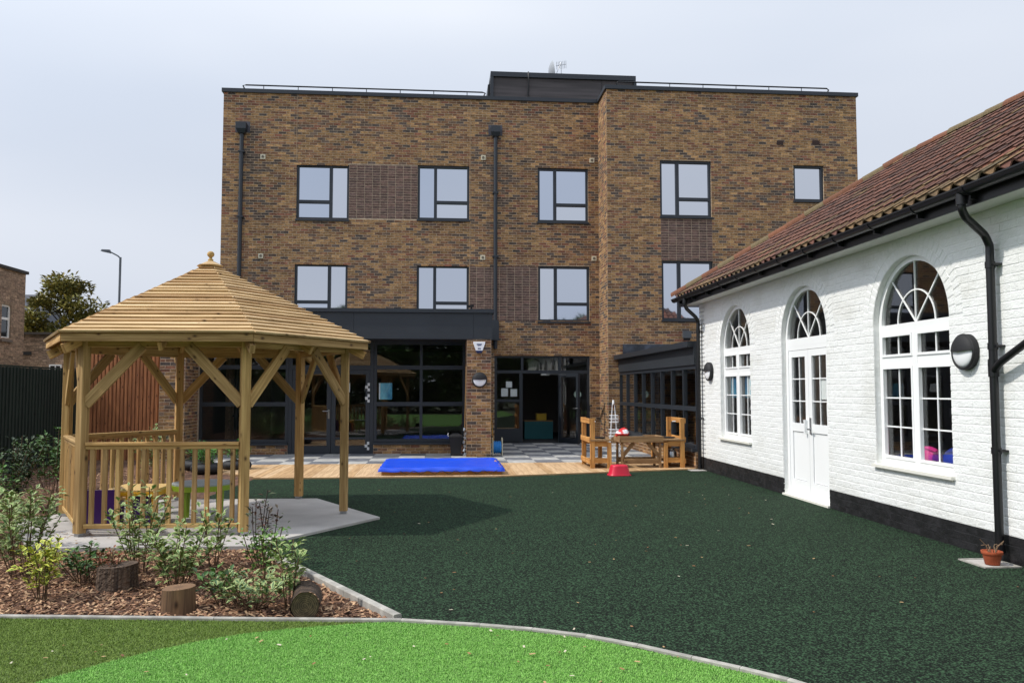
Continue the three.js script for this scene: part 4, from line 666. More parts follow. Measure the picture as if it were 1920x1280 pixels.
function shrub(name, label, x, z, o, group) {
  let { h = 0.5, r = 0.25, stems = 7, leaves = 160, L = 0.05, w = 0.028, cols, rim, spread = 0.8, y = -0.01, lean = 0, bare = 0.2, stemCol = L3(92, 72, 50) } = o;
  leaves *= 1.4; stems = Math.round(stems * 1.3); const T = thing(name, label, 'shrub', [x, y, z], 0, group), st = new GB(), lf = new GB(), per = Math.ceil(leaves / stems);
  for (let i = 0; i < stems; i++) {
    const a = i * 2.4 + rr(-0.4, 0.4), k = Math.sqrt((i + 0.5) / stems) * spread, hh = h * rr(0.72, 1.0) * (1 - 0.25 * k), tip = V(Math.cos(a) * r * k + lean, hh, Math.sin(a) * r * k), b0 = V(Math.cos(a) * r * 0.15, 0, Math.sin(a) * r * 0.15), mid = b0.clone().lerp(tip, 0.5).add(V(rr(-0.03, 0.03), 0.02, rr(-0.03, 0.03)));
    st.tube([b0, mid, tip], 0.004, 5, stemCol);
    for (let j = 0; j < per; j++) {
      const t = bare + (1 - bare) * Math.pow(rnd(), 0.8), p = t < 0.5 ? b0.clone().lerp(mid, t * 2) : mid.clone().lerp(tip, t * 2 - 1), az = rnd() * 6.28, el = rr(-0.2, 0.9), d = V(Math.cos(az) * Math.cos(el), Math.sin(el), Math.sin(az) * Math.cos(el)), tw = p.clone().addScaledVector(d, rr(0, 0.06)), up = V(rr(-0.4, 0.4), 1, rr(-0.4, 0.4)).normalize(), s = rr(0.65, 1.2);
      leafGeo(lf, tw, d, up, L * s, w * s, shuffleCol(cols[Math.floor(rnd() * cols.length)], 0.2), rim ? shuffleCol(rim, 0.12) : null);
    }
  }
  st.build('stem', M.vcol, T); lf.build('foliage', M.leaf, T); return T;
}
const silver = { cols: [L3(70, 104, 42), L3(90, 124, 54), L3(108, 136, 68)], rim: L3(152, 164, 104), L: 0.07, w: 0.04 };
const green = { cols: [L3(58, 92, 36), L3(78, 116, 44), L3(46, 74, 32)], L: 0.06, w: 0.035 };
const yellow = { cols: [L3(96, 128, 44), L3(150, 164, 58)], rim: L3(206, 204, 84), L: 0.06, w: 0.04 };
const dark = { cols: [L3(34, 54, 26), L3(46, 72, 32), L3(60, 88, 40)], L: 0.085, w: 0.045 };
const bronze = { cols: [L3(86, 72, 52), L3(96, 60, 46), L3(72, 80, 52)], L: 0.055, w: 0.026 };
shrub('variegated_shrub', 'silvery variegated shrub behind the dark round stump', -2.55, -7.35, { ...silver, h: 0.78, r: 0.36, stems: 9, leaves: 330 });
shrub('variegated_shrub', 'bushy variegated shrub between the two upright stumps', -2.06, -6.75, { ...silver, h: 0.55, r: 0.34, stems: 11, leaves: 420, spread: 1 });
shrub('variegated_shrub', 'slender variegated shrub in front of the gazebo balustrade', -2.0, -7.55, { ...silver, h: 0.62, r: 0.22, stems: 5, leaves: 130 });
shrub('dark_stemmed_shrub', 'thin upright shrub with dark bronze leaves beside the gazebo post', -1.55, -7.45, { ...bronze, h: 0.75, r: 0.2, stems: 5, leaves: 110, stemCol: L3(52, 36, 34) });
shrub('green_shrub', 'bright green small leaved shrub by the concrete edging', -1.42, -7.0, { ...green, cols: [L3(92, 130, 50), L3(120, 150, 66), L3(74, 108, 44)], h: 0.5, r: 0.24, stems: 8, leaves: 240, L: 0.042 });
shrub('staked_shrub', 'narrow staked shrub standing behind the lying log', -1.06, -6.02, { ...silver, cols: [L3(96, 128, 62), L3(128, 148, 84)], h: 0.58, r: 0.14, stems: 4, leaves: 120 });
shrub('low_shrub', 'low spreading green shrub between log and pale stump', -1.32, -6.1, { ...silver, cols: [L3(66, 96, 56), L3(86, 116, 70)], h: 0.3, r: 0.36, stems: 10, leaves: 190, spread: 1 });
shrub('low_shrub', 'sparse low green shrub just right of the pale stump', -1.58, -6.25, { ...green, h: 0.3, r: 0.24, stems: 6, leaves: 90, spread: 1 });
shrub('yellow_shrub', 'yellow and green variegated shrub at the turf edge', -2.93, -6.45, { ...yellow, h: 0.56, r: 0.2, stems: 8, leaves: 190 });
shrub('red_shrub', 'small shrub with rusty red leaves in the bark mulch', -2.62, -6.85, { cols: [L3(132, 72, 44), L3(104, 84, 46), L3(150, 90, 60)], h: 0.36, r: 0.2, stems: 7, leaves: 110, L: 0.045, w: 0.024 });
shrub('green_shrub', 'mid green low shrub behind the yellow shrub', -2.86, -7.0, { ...green, h: 0.34, r: 0.28, stems: 8, leaves: 160 });
shrub('variegated_shrub', 'large silvery shrub behind the yellow shrub', -3.5, -7.3, { ...silver, h: 0.85, r: 0.42, stems: 12, leaves: 480 });
shrub('variegated_shrub', 'grey green shrub left of the gazebo slab corner', -4.1, -8.3, { ...silver, h: 0.7, r: 0.45, stems: 10, leaves: 320 });
shrub('green_shrub', 'bright green bushy shrub growing left of the gazebo', -4.85, -9.1, { ...green, cols: [L3(78, 122, 52), L3(98, 142, 66)], h: 0.95, r: 0.5, stems: 16, leaves: 700, L: 0.055 });
shrub('dark_shrub', 'dark glossy leaved shrub against the green fence', -5.6, -11.3, { ...dark, h: 1.05, r: 0.65, stems: 14, leaves: 620 });
shrub('dark_shrub', 'tall dark glossy shrub behind the left gazebo post', -5.9, -13.2, { ...dark, cols: [L3(58, 92, 36), L3(74, 108, 42)], h: 1.1, r: 0.6, stems: 12, leaves: 480 });
shrub('dark_shrub', 'spreading dark shrub low beside the green fence', -6.6, -10.6, { ...dark, h: 0.95, r: 0.7, stems: 12, leaves: 480 });
shrub('variegated_shrub', 'pale variegated shrub behind the gazebo by the brown fence', -5.2, -15.3, { ...silver, h: 1.0, r: 0.45, stems: 9, leaves: 320, L: 0.08, w: 0.04 });
function tree(name, label, x, z, o, group) {
  const { h, r, n, L = 0.16, cols, base = 0.25, clumps = 26, seedy = 0 } = o, T = thing(name, label, 'tree', [x, 0, z], 0, group), tr = new GB(), lf = new GB();
  tr.geo(new THREE.CylinderGeometry(0.06, 0.16, h * 0.75, 9), mtx(0, h * 0.375, 0), L3(70, 58, 46));
  for (let i = 0; i < clumps; i++) {
    const a = i * 2.4 + rr(-0.5, 0.5), t = (i + 0.5) / clumps, y = h * mix(base, 0.98, t), rad = r * Math.sqrt(Math.max(0.04, 1 - Math.pow((t - 0.3) / 0.74, 2))) * rr(0.45, 1.05), c = V(Math.cos(a) * rad, y + rr(-0.2, 0.2), Math.sin(a) * rad), cr = r * rr(0.2, 0.38);
    tr.tube([V(0, Math.max(0.3, y - rad * 0.7), 0), V(c.x * 0.5, y - rad * 0.2, c.z * 0.5), c], 0.025, 5, L3(70, 58, 46));
    const ck = rr(0.7, 1.2);
    for (let k = 0; k < n / clumps; k++) { const d = V(rr(-1, 1), rr(-1, 1), rr(-1, 1)); if (d.lengthSq() > 1) { k -= 0.5; continue; } const p = c.clone().add(V(d.x * cr * 1.25, d.y * cr * 0.75, d.z * cr * 1.25)), q = V(d.x + rr(-0.7, 0.7), rr(-0.3, 0.8), d.z + rr(-0.7, 0.7)).normalize(); leafGeo(lf, p, q, V(rr(-0.5, 0.5), 1, rr(-0.5, 0.5)).normalize(), L * rr(0.7, 1.3), L * 0.5, shuffleCol(cols[Math.floor(rnd() * cols.length)].map(v => v * ck), 0.2)); }
  }
  tr.build('trunk', M.vcol, T); lf.build('crown', M.leaf, T); return T;
}
tree('yew_tree', 'dark olive green tree behind the beige brick wall', -15.9, -36, { h: 6.2, r: 1.5, n: 15000, L: 0.22, cols: [L3(134, 130, 64), L3(160, 148, 74), L3(102, 104, 54)], base: 0.3, clumps: 60 });
tree('yew_tree', 'low olive bush beside the beige house', -17.0, -35, { h: 4.5, r: 1.2, n: 9000, L: 0.2, cols: [L3(136, 126, 58), L3(112, 108, 54)], base: 0.3, clumps: 24 });
[[-12, 17, 7.2], [-6.5, 19, 8], [-1, 18, 6.6], [5, 20, 7.6], [11, 18, 7]].forEach(([x, z, h], i) => tree('garden_tree', 'leafy green tree standing behind the lawn', x, z, { h, r: 3.4, n: 9000, L: 0.62, cols: [L3(52, 76, 32), L3(68, 94, 40)], base: 0.06, clumps: 46 }, 'trees behind the lawn'));

// ---------------------------------------------------------------- bark mulch, stumps, log
{
  const g = new THREE.BufferGeometry(); // thin curved chip
  g.setAttribute('position', new THREE.Float32BufferAttribute([-0.5, 0, -0.5, 0.5, 0, -0.4, 0.45, 0, 0.5, -0.4, 0, 0.45, -0.4, 0.3, -0.35, 0.4, 0.35, -0.3, 0.35, 0.3, 0.38, -0.35, 0.35, 0.35], 3)); g.setIndex([4, 6, 5, 4, 7, 6, 0, 4, 5, 0, 5, 1, 1, 5, 6, 1, 6, 2, 2, 6, 7, 2, 7, 3, 3, 7, 4, 3, 4, 0]); const g2 = g.toNonIndexed(); g2.computeVertexNormals();
  const r = rngOf(77), pos = [], ok = (x, z) => { if (z > -5.70 - (x + 0.3) * -0.125 - 0.03) return false; const e = -0.30 + (z + 5.7) * 0.578; if (z > -8.1 && x > e - 0.04) return false; if (z <= -8.1 && z > -8.4 && x > -1.75) return false; const hx = Math.abs(x + 2.85) / 2.13, hz = Math.abs(z + 10.15) / 1.78; if (z < -8.35 && hz < 1 && Math.abs(x + 2.85) < 2.13 - Math.abs(z + 10.15) * 0.6) return false; return true; };
  while (pos.length < 15000) { const t = r(), z = t < 0.8 ? -5.6 - Math.pow(r(), 1.2) * 3.0 : -8.6 - r() * 8, x = t < 0.8 ? -4.6 + r() * 4.4 : -7.9 + r() * 3.4; if (ok(x, z) && !(z < -8.3 && x > -4.7)) pos.push([x, z]); }
  const im = new THREE.InstancedMesh(g2, std({ roughness: 0.95 }), pos.length), d = new THREE.Object3D(), c = new THREE.Color();
  const pal = [L3(136, 100, 74), L3(104, 74, 55), L3(166, 128, 98), L3(82, 58, 45), L3(190, 156, 122), L3(146, 108, 82)];
  pos.forEach(([x, z], i) => { d.position.set(x, -0.006 + r() * 0.018, z); d.rotation.set((r() - 0.5) * 0.9, r() * 6.28, (r() - 0.5) * 0.9); const s = 0.5 + r(); d.scale.set(0.042 * s, 0.008, 0.014 * (0.6 + r() * 0.9)); d.updateMatrix(); im.setMatrixAt(i, d.matrix); const p = pal[Math.floor(r() * pal.length)], k = 0.75 + r() * 0.5; c.setRGB(p[0] * k, p[1] * k, p[2] * k); im.setColorAt(i, c); });
  im.name = 'bark_chips'; im.userData = { kind: 'stuff', label: 'loose brown bark chips covering the planting bed', category: 'mulch' }; im.castShadow = im.receiveShadow = true; scene.add(im);
  // scattered litter on rubber, slab and turf
  const lp = []; for (let i = 0; i < 85; i++) { const z = -4.4 - Math.pow(r(), 1.4) * 9, x = -1.0 + r() * 5.6; if (x > -0.2 + (z + 5.6) * 0.55 && !(z > -5.4 && x > 1)) lp.push([x, z]); } for (let i = 0; i < 40; i++) lp.push([-2.6 + r() * 4, -5.4 + r() * 0.9]);
  for (let i = 0; i < 60; i++) lp.push([-4.3 + r() * 0.9, -9.4 + r() * 0.8]);
  const il = new THREE.InstancedMesh(g2, std({ roughness: 0.9 }), lp.length); lp.forEach(([x, z], i) => { d.position.set(x, i >= lp.length - 60 ? 0.026 : z > -5.65 && i > 40 ? 0.015 : 0.003, z); d.rotation.set((r() - 0.5) * 0.3, r() * 6.28, (r() - 0.5) * 0.3); const s = 0.4 + r() * 0.7; d.scale.set(0.035 * s, 0.006, 0.016 * s); d.updateMatrix(); il.setMatrixAt(i, d.matrix); const p = [L3(176, 146, 104), L3(150, 110, 74), L3(196, 186, 164), L3(110, 76, 52)][Math.floor(r() * 4)]; c.setRGB(...p); il.setColorAt(i, c); });
  il.name = 'leaf_litter'; il.userData = { kind: 'stuff', label: 'stray leaves and chips scattered on the rubber and turf', category: 'litter' }; scene.add(il);
}
{
  const stump = (name, label, x, z, r, h, barkM, topM) => { const T = thing(name, label, 'stump', [x, -0.02, z]), N = 22, prof = []; for (let i = 0; i < N; i++) prof.push(r * (0.86 + 0.22 * fbm(Math.cos(i / N * 6.283) * 1.6 + x * 9, Math.sin(i / N * 6.283) * 1.6 + 5, 0, 0, 3))); const side = new GB(), top = new GB(); for (let i = 0; i < N; i++) { const j = (i + 1) % N, a0 = i / N * 6.283, a1 = (i + 1) / N * 6.283, q = (a, k, y) => V(Math.cos(a) * k, y, Math.sin(a) * k), tilt = a => h + Math.cos(a) * r * 0.06; side.quad(q(a1, prof[j] * 1.06, 0), q(a0, prof[i] * 1.06, 0), q(a0, prof[i], tilt(a0)), q(a1, prof[j], tilt(a1)), [[0, a1 * r], [0, a0 * r], [h, a0 * r], [h, a1 * r]]); top.tri(V(0, h, 0), q(a1, prof[j], tilt(a1)), q(a0, prof[i], tilt(a0)), [0, 0], [0.1, 0.05], [0.1, 0], [1, 1, 1]); } side.build('bark', barkM, T); top.build('cut_face', topM, T); return T; };
  stump('tree_stump', 'dark weathered round stump set in the bark mulch', -2.52, -6.8, 0.148, 0.2, M.bark, M.bark);
  stump('tree_stump', 'small pale brown stump with split bark at the bed edge', -1.84, -6.08, 0.115, 0.18, M.cutWood, M.cutWood);
  const T = thing('log', 'short bark covered log lying end on beside the turf', 'log', [-0.93, 0.085, -5.93], 0.12); const g = new THREE.CylinderGeometry(0.098, 0.105, 0.3, 18, 3, true); const P = g.attributes.position; for (let i = 0; i < P.count; i++) { const a = Math.atan2(P.getZ(i), P.getX(i)), k = 0.9 + 0.22 * fbm(Math.cos(a) * 2 + 4, Math.sin(a) * 2 + P.getY(i) * 4, 0, 0, 3); P.setX(i, P.getX(i) * k); P.setZ(i, P.getZ(i) * k); } g.rotateX(Math.PI / 2); g.computeVertexNormals(); M.bark2 = M.bark.clone(); M.bark2.side = THREE.DoubleSide; mesh('bark', g, M.bark2, T);
  const c = new THREE.CircleGeometry(0.094, 18); c.translate(0, 0, 0.14); mesh('cut_face', c, std({ map: tex(256, 256, (u, v) => { const x = u - 0.5, y = v - 0.5, q = Math.hypot(x, y) * 2, a = Math.atan2(y, x), n = fbm(u * 9, v * 9, 9, 9, 4) - 0.5, k = 0.5 + 0.3 * Math.sin(q * 46 + n * 7) + n * 0.9 - 0.5 * Math.exp(-Math.pow((a - 1.1) / 0.05, 2)); return mix3([58, 50, 38], [124, 106, 78], clamp(k)); }), roughness: 1 }), T);
}

// ---------------------------------------------------------------- wall lamps, alarm box, floodlight, aerial, dish
function lamp(label, p, ry) {
  const T = thing('wall_lamp', label, 'lamp', p, ry);
  new GB().cyl(0.175, 0.175, 0.05, mtx(0, 0, 0.025, Math.PI / 2), 32).build('back_plate', M.blackMatt, T);
  const dome = (r, k, t0, tl) => { const g = new THREE.SphereGeometry(r, 28, 10, t0, tl, 0, Math.PI / 2); g.rotateX(Math.PI / 2); g.scale(1, 1, k); g.translate(0, 0, 0.05); return g; };
  mesh('diffuser', dome(0.15, 0.3, 0, Math.PI * 2), M.whitePlastic, T);
  const e = dome(0.168, 0.42, Math.PI * 1.02, Math.PI * 0.96), P = e.attributes.position; let my = 0; for (let i = 0; i < P.count; i++) my += P.getY(i); if (my < 0) e.rotateZ(Math.PI); M.lid = M.lid || (() => { const q = M.blackMatt.clone(); q.side = THREE.DoubleSide; return q; })(); mesh('eyelid_hood', e, M.lid, T);
  const tor = new THREE.TorusGeometry(0.162, 0.016, 8, 32); tor.translate(0, 0, 0.05); mesh('rim', tor, M.blackMatt, T);
}
lamp('round black and white bulkhead lamp on the brick pillar', [0.9, 1.785, -19.09], 0);
lamp('round black and white bulkhead lamp beside the nearest arched window', [WX - 0.006, 1.92, -7.56], -Math.PI / 2);
lamp('round black and white bulkhead lamp between downpipe and far arched window', [WX - 0.006, 1.9, -15.22], -Math.PI / 2);
{
  const T = thing('alarm_box', 'white and blue alarm box high on the brick pillar', 'alarm', [0.89, 2.56, -19.09]);
  const e = (pts, d, m, n) => { const g = new THREE.ExtrudeGeometry(shapeOf(pts), { depth: d, bevelEnabled: true, bevelSize: 0.008, bevelThickness: 0.008, bevelSegments: 2 }); return mesh(n, g, m, T); };
  e([[-0.13, 0.1], [-0.125, 0.06], [-0.07, -0.09], [0.07, -0.09], [0.125, 0.06], [0.13, 0.1]], 0.06, M.whitePlastic, 'cover'); e([[-0.075, -0.1], [-0.05, -0.145], [0.05, -0.145], [0.075, -0.1]], 0.055, plain(26, 38, 84, 0.3), 'strobe');
  const mk = new GB(); mk.b(-0.06, 0.06, 0.035, 0.06, 0.068, 0.0705).b(-0.04, 0.04, 0.015, 0.03, 0.068, 0.0705).b(-0.035, 0.035, -0.05, -0.035, 0.068, 0.0705).b(-0.035, 0.035, -0.07, -0.058, 0.068, 0.0705); mk.build('marking', plain(70, 80, 120), T);
  const F = thing('floodlight', 'small grey floodlight on the brick wall above the glazed link', 'floodlight', [6.95, 3.12, RZ]); new GB().b(-0.12, 0.12, -0.1, 0.1, 0.12, 0.2).build('housing', plain(80, 84, 88), F); new GB().b(-0.03, 0.03, -0.03, 0.03, 0.012, 0.12).b(-0.09, 0.09, -0.17, -0.105, 0.1, 0.16).build('bracket', M.blackMatt, F);
  const cam2 = thing('security_camera', 'tiny black security camera on the bay roof', 'camera', [0.72, 3.43, -19.4]); new GB().cyl(0.02, 0.02, 0.08, mtx(0, 0.04, 0), 8).box(0.16, 0.06, 0.07, mtx(-0.03, 0.1, 0.02, 0, 0.4, 0.2)).build('body', M.black, cam2);
  const A = thing('aerial', 'thin television aerial on the plant room roof', 'aerial', [4.32, 12.62, -29]); new GB().tube([V(0, 0, 0), V(0, 0.85, 0)], 0.012, 6).tube([V(-0.2, 0.66, 0.1), V(0.2, 0.82, -0.1)], 0.01, 5).tube([V(-0.3, 0.1, 0), V(0, 0.85, 0)], 0.01, 5).build('mast', M.steel, A); const el = new GB(); for (let i = 0; i < 7; i++) { const t = i / 6, p = V(mix(-0.18, 0.19, t), mix(0.67, 0.81, t), mix(0.1, -0.1, t)); el.tube([p.clone().add(V(-0.02, 0.1, 0.1)), p.clone().add(V(0.02, -0.1, -0.1))], 0.006, 4); } el.build('elements', M.steel, A);
  const D = thing('satellite_dish', 'satellite dish seen edge on beside the roof aerial', 'dish', [3.95, 12.62, -29]); const dg = new THREE.SphereGeometry(0.62, 20, 8, 0, Math.PI * 2, 0, 0.75); dg.rotateZ(Math.PI / 2 + 0.12); dg.translate(0.52, 0.5, 0); M.dish = plain(150, 154, 160, 0.5); M.dish.side = THREE.DoubleSide; mesh('reflector', dg, M.dish, D); new GB().tube([V(0, 0, 0), V(0, 0.5, 0)], 0.025, 6).build('mount', M.steel, D);
}

// ---------------------------------------------------------------- things on the deck and paving
{
  // sandpit under its blue cover
  const T = thing('sandpit', 'low timber sandpit under a bright blue tarpaulin cover', 'sandpit', [0.03, 0.02, -15.98]);
  const fr = new GB(); fr.b(-1.08, 1.08, 0, 0.13, 0.96, 1.0).b(-1.08, 1.08, 0, 0.13, -1.0, -0.96).b(-1.08, -1.04, 0, 0.13, -0.96, 0.96).b(1.04, 1.08, 0, 0.13, -0.96, 0.96); fr.build('timber_frame', M.woodOrange, T);
  const nx = 44, nz = 36, g = new THREE.PlaneGeometry(1, 1, nx, nz), P = g.attributes.position; g.rotateX(-Math.PI / 2);
  for (let i = 0; i < P.count; i++) {
    const a = P.getX(i) * 2, b = P.getZ(i) * 2; let x = a * 1.16, z = b * 1.08, y;
    const ea = Math.max(0, Math.abs(a) - 0.92) / 0.08, eb = Math.max(0, Math.abs(b) - 0.92) / 0.08, e = Math.max(ea, eb);
    const sag = Math.min(1 - Math.abs(a), 1 - Math.abs(b)), fold = fbm(a * 3 + 8, b * 3 + 3, 0, 0, 3) - 0.5;
    y = 0.16 - 0.05 * clamp(sag * 4) + 0.02 * Math.sin(a * 5 + b * 2) * clamp(sag * 3) + fold * 0.035;
    if (e > 0) { y = mix(0.165, 0.07 + 0.005 * Math.sin(a * 19) + 0.005 * Math.sin(b * 17), e); if (ea > 0) x = Math.sign(a) * (1.115 + 0.02 * ea + 0.01 * Math.sin(b * 14)); if (eb > 0) z = Math.sign(b) * (1.035 + 0.02 * eb + 0.012 * Math.sin(a * 16)); }
    P.setXYZ(i, x, y, z);
  }
  g.computeVertexNormals(); const bl = plain(20, 74, 212, 0.38); bl.side = THREE.DoubleSide; mesh('cover', g, bl, T);
  const co = new GB(), cp = []; for (let i = 0; i <= 14; i++) cp.push(V(-0.75 + i * 0.125, i % 2 ? 0.03 : 0.085, 1.075)); co.tube(cp, 0.006, 5); co.build('elastic_cord', M.black, T);
}
{ // mud kitchens and sand table
  const kitchen = (label, x, z, flip) => {
    const T = thing('mud_kitchen', label, 'play kitchen', [x, 0.02, z], 0, 'mud kitchens'), s = flip ? -1 : 1, wd = M.woodOrange, bx = (n, x0, x1, y0, y1, z0, z1, m = wd) => new GB().box(x1 - x0, y1 - y0, z1 - z0, mtx(s * (x0 + x1) / 2, (y0 + y1) / 2, (z0 + z1) / 2), undefined, 0.004).build(n, m, T);
    for (const zz of [-1.0, -0.05]) { bx('back_post', 0, 0.09, 0, 0.97, zz, zz + 0.06); bx('leg', 0.34, 0.42, 0, 0.5, zz, zz + 0.06); }
    bx('top_rail', -0.02, 0.0, 0.87, 0.97, -1.0, 0.01); bx('back_board', -0.02, 0, 0.5, 0.6, -1.0, 0.01); bx('side_rail', -0.02, 0, 0.08, 0.18, -1.0, 0.01);
    bx('worktop', 0.0, 0.44, 0.53, 0.56, -1.03, 0.03, M.woodGrey); bx('apron', 0.09, 0.34, 0.42, 0.525, -0.035, -0.012); bx('apron', 0.09, 0.34, 0.42, 0.525, -0.98, -0.95); bx('lower_rail', 0.09, 0.34, 0.1, 0.2, -0.035, -0.012); bx('lower_shelf', 0.03, 0.4, 0.12, 0.14, -0.95, -0.04, M.woodGrey);
    const h = new GB(); h.tube([V(s * 0.09, 0.9, -0.3), V(s * 0.16, 0.9, -0.3)], 0.012, 6); h.build('peg', M.whitePlastic, T);
    const sk = new THREE.LatheGeometry([[0.001, 0.562], [0.12, 0.565], [0.15, 0.585], [0.155, 0.58], [0.125, 0.561], [0.001, 0.561]].map(p => new THREE.Vector2(...p)), 20); sk.translate(s * 0.23, 0, -0.4); mesh('basin', sk, M.blackMatt, T);
  };
  kitchen('timber mud kitchen with open tall back beside the entrance door', 2.93, -15.98, false);
  kitchen('timber mud kitchen with open tall back against the glazed link', 4.82, -15.98, true);
  const S = thing('sand_table', 'low timber play table standing between the two mud kitchens', 'table', [3.95, 0.02, -16.25]), bx = (n, x0, x1, y0, y1, z0, z1, m = M.woodGrey) => new GB().box(x1 - x0, y1 - y0, z1 - z0, mtx((x0 + x1) / 2, (y0 + y1) / 2, (z0 + z1) / 2), undefined, 0.004).build(n, m, S);
  bx('side_board', -0.44, 0.44, 0.5, 0.62, 0.26, 0.29); bx('side_board', -0.44, 0.44, 0.5, 0.62, -0.29, -0.26); bx('end_board', -0.44, -0.41, 0.5, 0.62, -0.26, 0.26); bx('end_board', 0.41, 0.44, 0.5, 0.62, -0.26, 0.26); bx('tray_base', -0.41, 0.41, 0.5, 0.52, -0.26, 0.26);
  for (const x of [-0.4, 0.36]) for (const z of [-0.25, 0.2]) bx('leg', x, x + 0.045, 0, 0.5, z, z + 0.05);
  bx('stretcher', -0.355, 0.36, 0.08, 0.18, 0.21, 0.235); bx('stretcher', -0.355, 0.36, 0.08, 0.18, -0.235, -0.21);
  for (const s of [-1, 1]) new GB().beam(V(s * 0.37, 0.22, 0.2), V(s * 0.14, 0.49, 0.2), 0.03, 0.07).build('brace', M.woodGrey, S);
  new GB().hexa([V(-0.2, 0.6, 0.2), V(0.12, 0.6, 0.2), V(0.12, 0.6, 0.16), V(-0.2, 0.6, 0.16), V(-0.28, 0.73, -0.02), V(0.04, 0.66, -0.02), V(0.04, 0.65, -0.05), V(-0.28, 0.72, -0.05)]).build('black_tray', M.blackMatt, S);
  // bag
  const Bg = thing('plastic_bag', 'crumpled red and white plastic bag on the play table end', 'bag', [3.62, 0.62, -16.2]); const g = new THREE.SphereGeometry(0.14, 20, 14), P = g.attributes.position, col = []; for (let i = 0; i < P.count; i++) { const d = V(P.getX(i), P.getY(i), P.getZ(i)), k = 0.75 + 0.55 * fbm(d.x * 14 + 3, d.y * 14 + d.z * 9, 0, 0, 3); d.multiplyScalar(k); d.y *= 0.62; if (d.y > 0.02) { const t = (d.y - 0.02) * 9; d.x = d.x * (1 - t * 0.45) + t * 0.07; d.y += t * 0.035 * (0.5 + vnoise(d.x * 30, d.z * 30)); } P.setXYZ(i, d.x, d.y + 0.06, d.z); const c = vnoise(d.x * 16 + 20, d.y * 18 + 7) > 0.56 ? L3(206, 40, 44) : d.y > 0.02 ? L3(226, 230, 232) : L3(214, 58, 52); col.push(...c); } g.setAttribute('color', new THREE.Float32BufferAttribute(col, 3)); g.computeVertexNormals(); mesh('bag', g, std({ vertexColors: true, roughness: 0.35 }), Bg);
  // white wire rack
  const W = thing('wire_rack', 'narrow white wire rack with baskets in front of the brick wall', 'rack', [3.95, 0.012, -18.6]), wr = new GB(), q = (x, y, z) => V(x, y, z), t = (a, b, r = 0.006) => wr.tube([a, b], r, 5);
  for (const s of [-1, 1]) { t(q(s * 0.11, 0, 0.1), q(s * 0.025, 1.2, 0)); t(q(s * 0.11, 0, -0.1), q(s * 0.025, 1.2, 0)); } t(q(-0.03, 1.2, 0), q(0.03, 1.24, 0), 0.012); wr.build('frame', M.whitePlastic, W);
  for (const y of [0.15, 0.48, 0.8]) { const b = new GB(), k = 0.12 - y * 0.045, h = 0.16; for (const yy of [y, y + h / 2, y + h]) for (const [a, c] of [[[-k, 0.12], [k, 0.12]], [[k, 0.12], [k, -0.08]], [[k, -0.08], [-k, -0.08]], [[-k, -0.08], [-k, 0.12]]]) b.tube([q(a[0], yy, a[1]), q(c[0], yy, c[1])], 0.005, 4); for (let i = 0; i <= 6; i++) { const x = mix(-k, k, i / 6); b.tube([q(x, y, 0.12), q(x, y + h, 0.12)], 0.004, 4); b.tube([q(x, y, 0.12), q(x, y, -0.08)], 0.004, 4); } b.build('basket', M.whitePlastic, W); }
  new GB().cyl(0.03, 0.02, 0.08, mtx(0, 1.27, 0), 10).build('topper', M.whitePlastic, W);
  // steel churn on the shelf of the second kitchen
  const ch = thing('steel_pot', 'shiny steel pot on the lower shelf of the mud kitchen', 'pot', [4.6, 0.162, -16.2]); new GB().geo(new THREE.LatheGeometry([[0.001, 0], [0.1, 0], [0.115, 0.02], [0.115, 0.15], [0.07, 0.19], [0.07, 0.21], [0.085, 0.22], [0.08, 0.235], [0.001, 0.24]].map(p => new THREE.Vector2(...p)), 24)).build('pot', M.steel, ch);
  // red stool
  const st = thing('step_stool', 'red plastic step stool on the rubber by the play table', 'stool', [3.25, 0, -14.85], 0.1); const hx = (x, z, h0, h1) => [V(-x[0], h0, z[0]), V(x[0], h0, z[0]), V(x[0], h0, -z[0]), V(-x[0], h0, -z[0]), V(-x[1], h1, z[1]), V(x[1], h1, z[1]), V(x[1], h1, -z[1]), V(-x[1], h1, -z[1])]; const rd = plain(206, 26, 58, 0.4); { const g = new THREE.LatheGeometry([[0.001, 0.19], [0.12, 0.19], [0.145, 0.182], [0.152, 0.165], [0.185, 0.03], [0.205, 0.018], [0.207, 0.0], [0.195, 0.0]].map(p => new THREE.Vector2(...p)), 40), P = g.attributes.position; for (let i = 0; i < P.count; i++) { const x = P.getX(i), z = P.getZ(i), a = Math.atan2(z, x), k = Math.pow(Math.pow(Math.abs(Math.cos(a)), 4) + Math.pow(Math.abs(Math.sin(a)), 4), -0.25); P.setX(i, x * k); P.setZ(i, z * k * 0.8); } g.computeVertexNormals(); mesh('stool', g, rd, st); }
  // bin
  const bn = thing('black_bin', 'small black plastic bin against the brick pillar', 'bin', [0.36, 0.012, -19.42]); new GB().hexa(hx([0.11, 0.15], [0.1, 0.13], 0, 0.44)).build('body', M.black, bn); new GB().hexa(hx([0.165, 0.16], [0.145, 0.14], 0.442, 0.475)).hexa(hx([0.15, 0.06], [0.13, 0.05], 0.475, 0.53)).build('lid', M.blackMatt, bn); new GB().tube([V(-0.17, 0.46, 0.1), V(-0.19, 0.5, 0.1), V(-0.17, 0.53, 0.1)], 0.008, 5).build('handle', M.whitePlastic, bn);
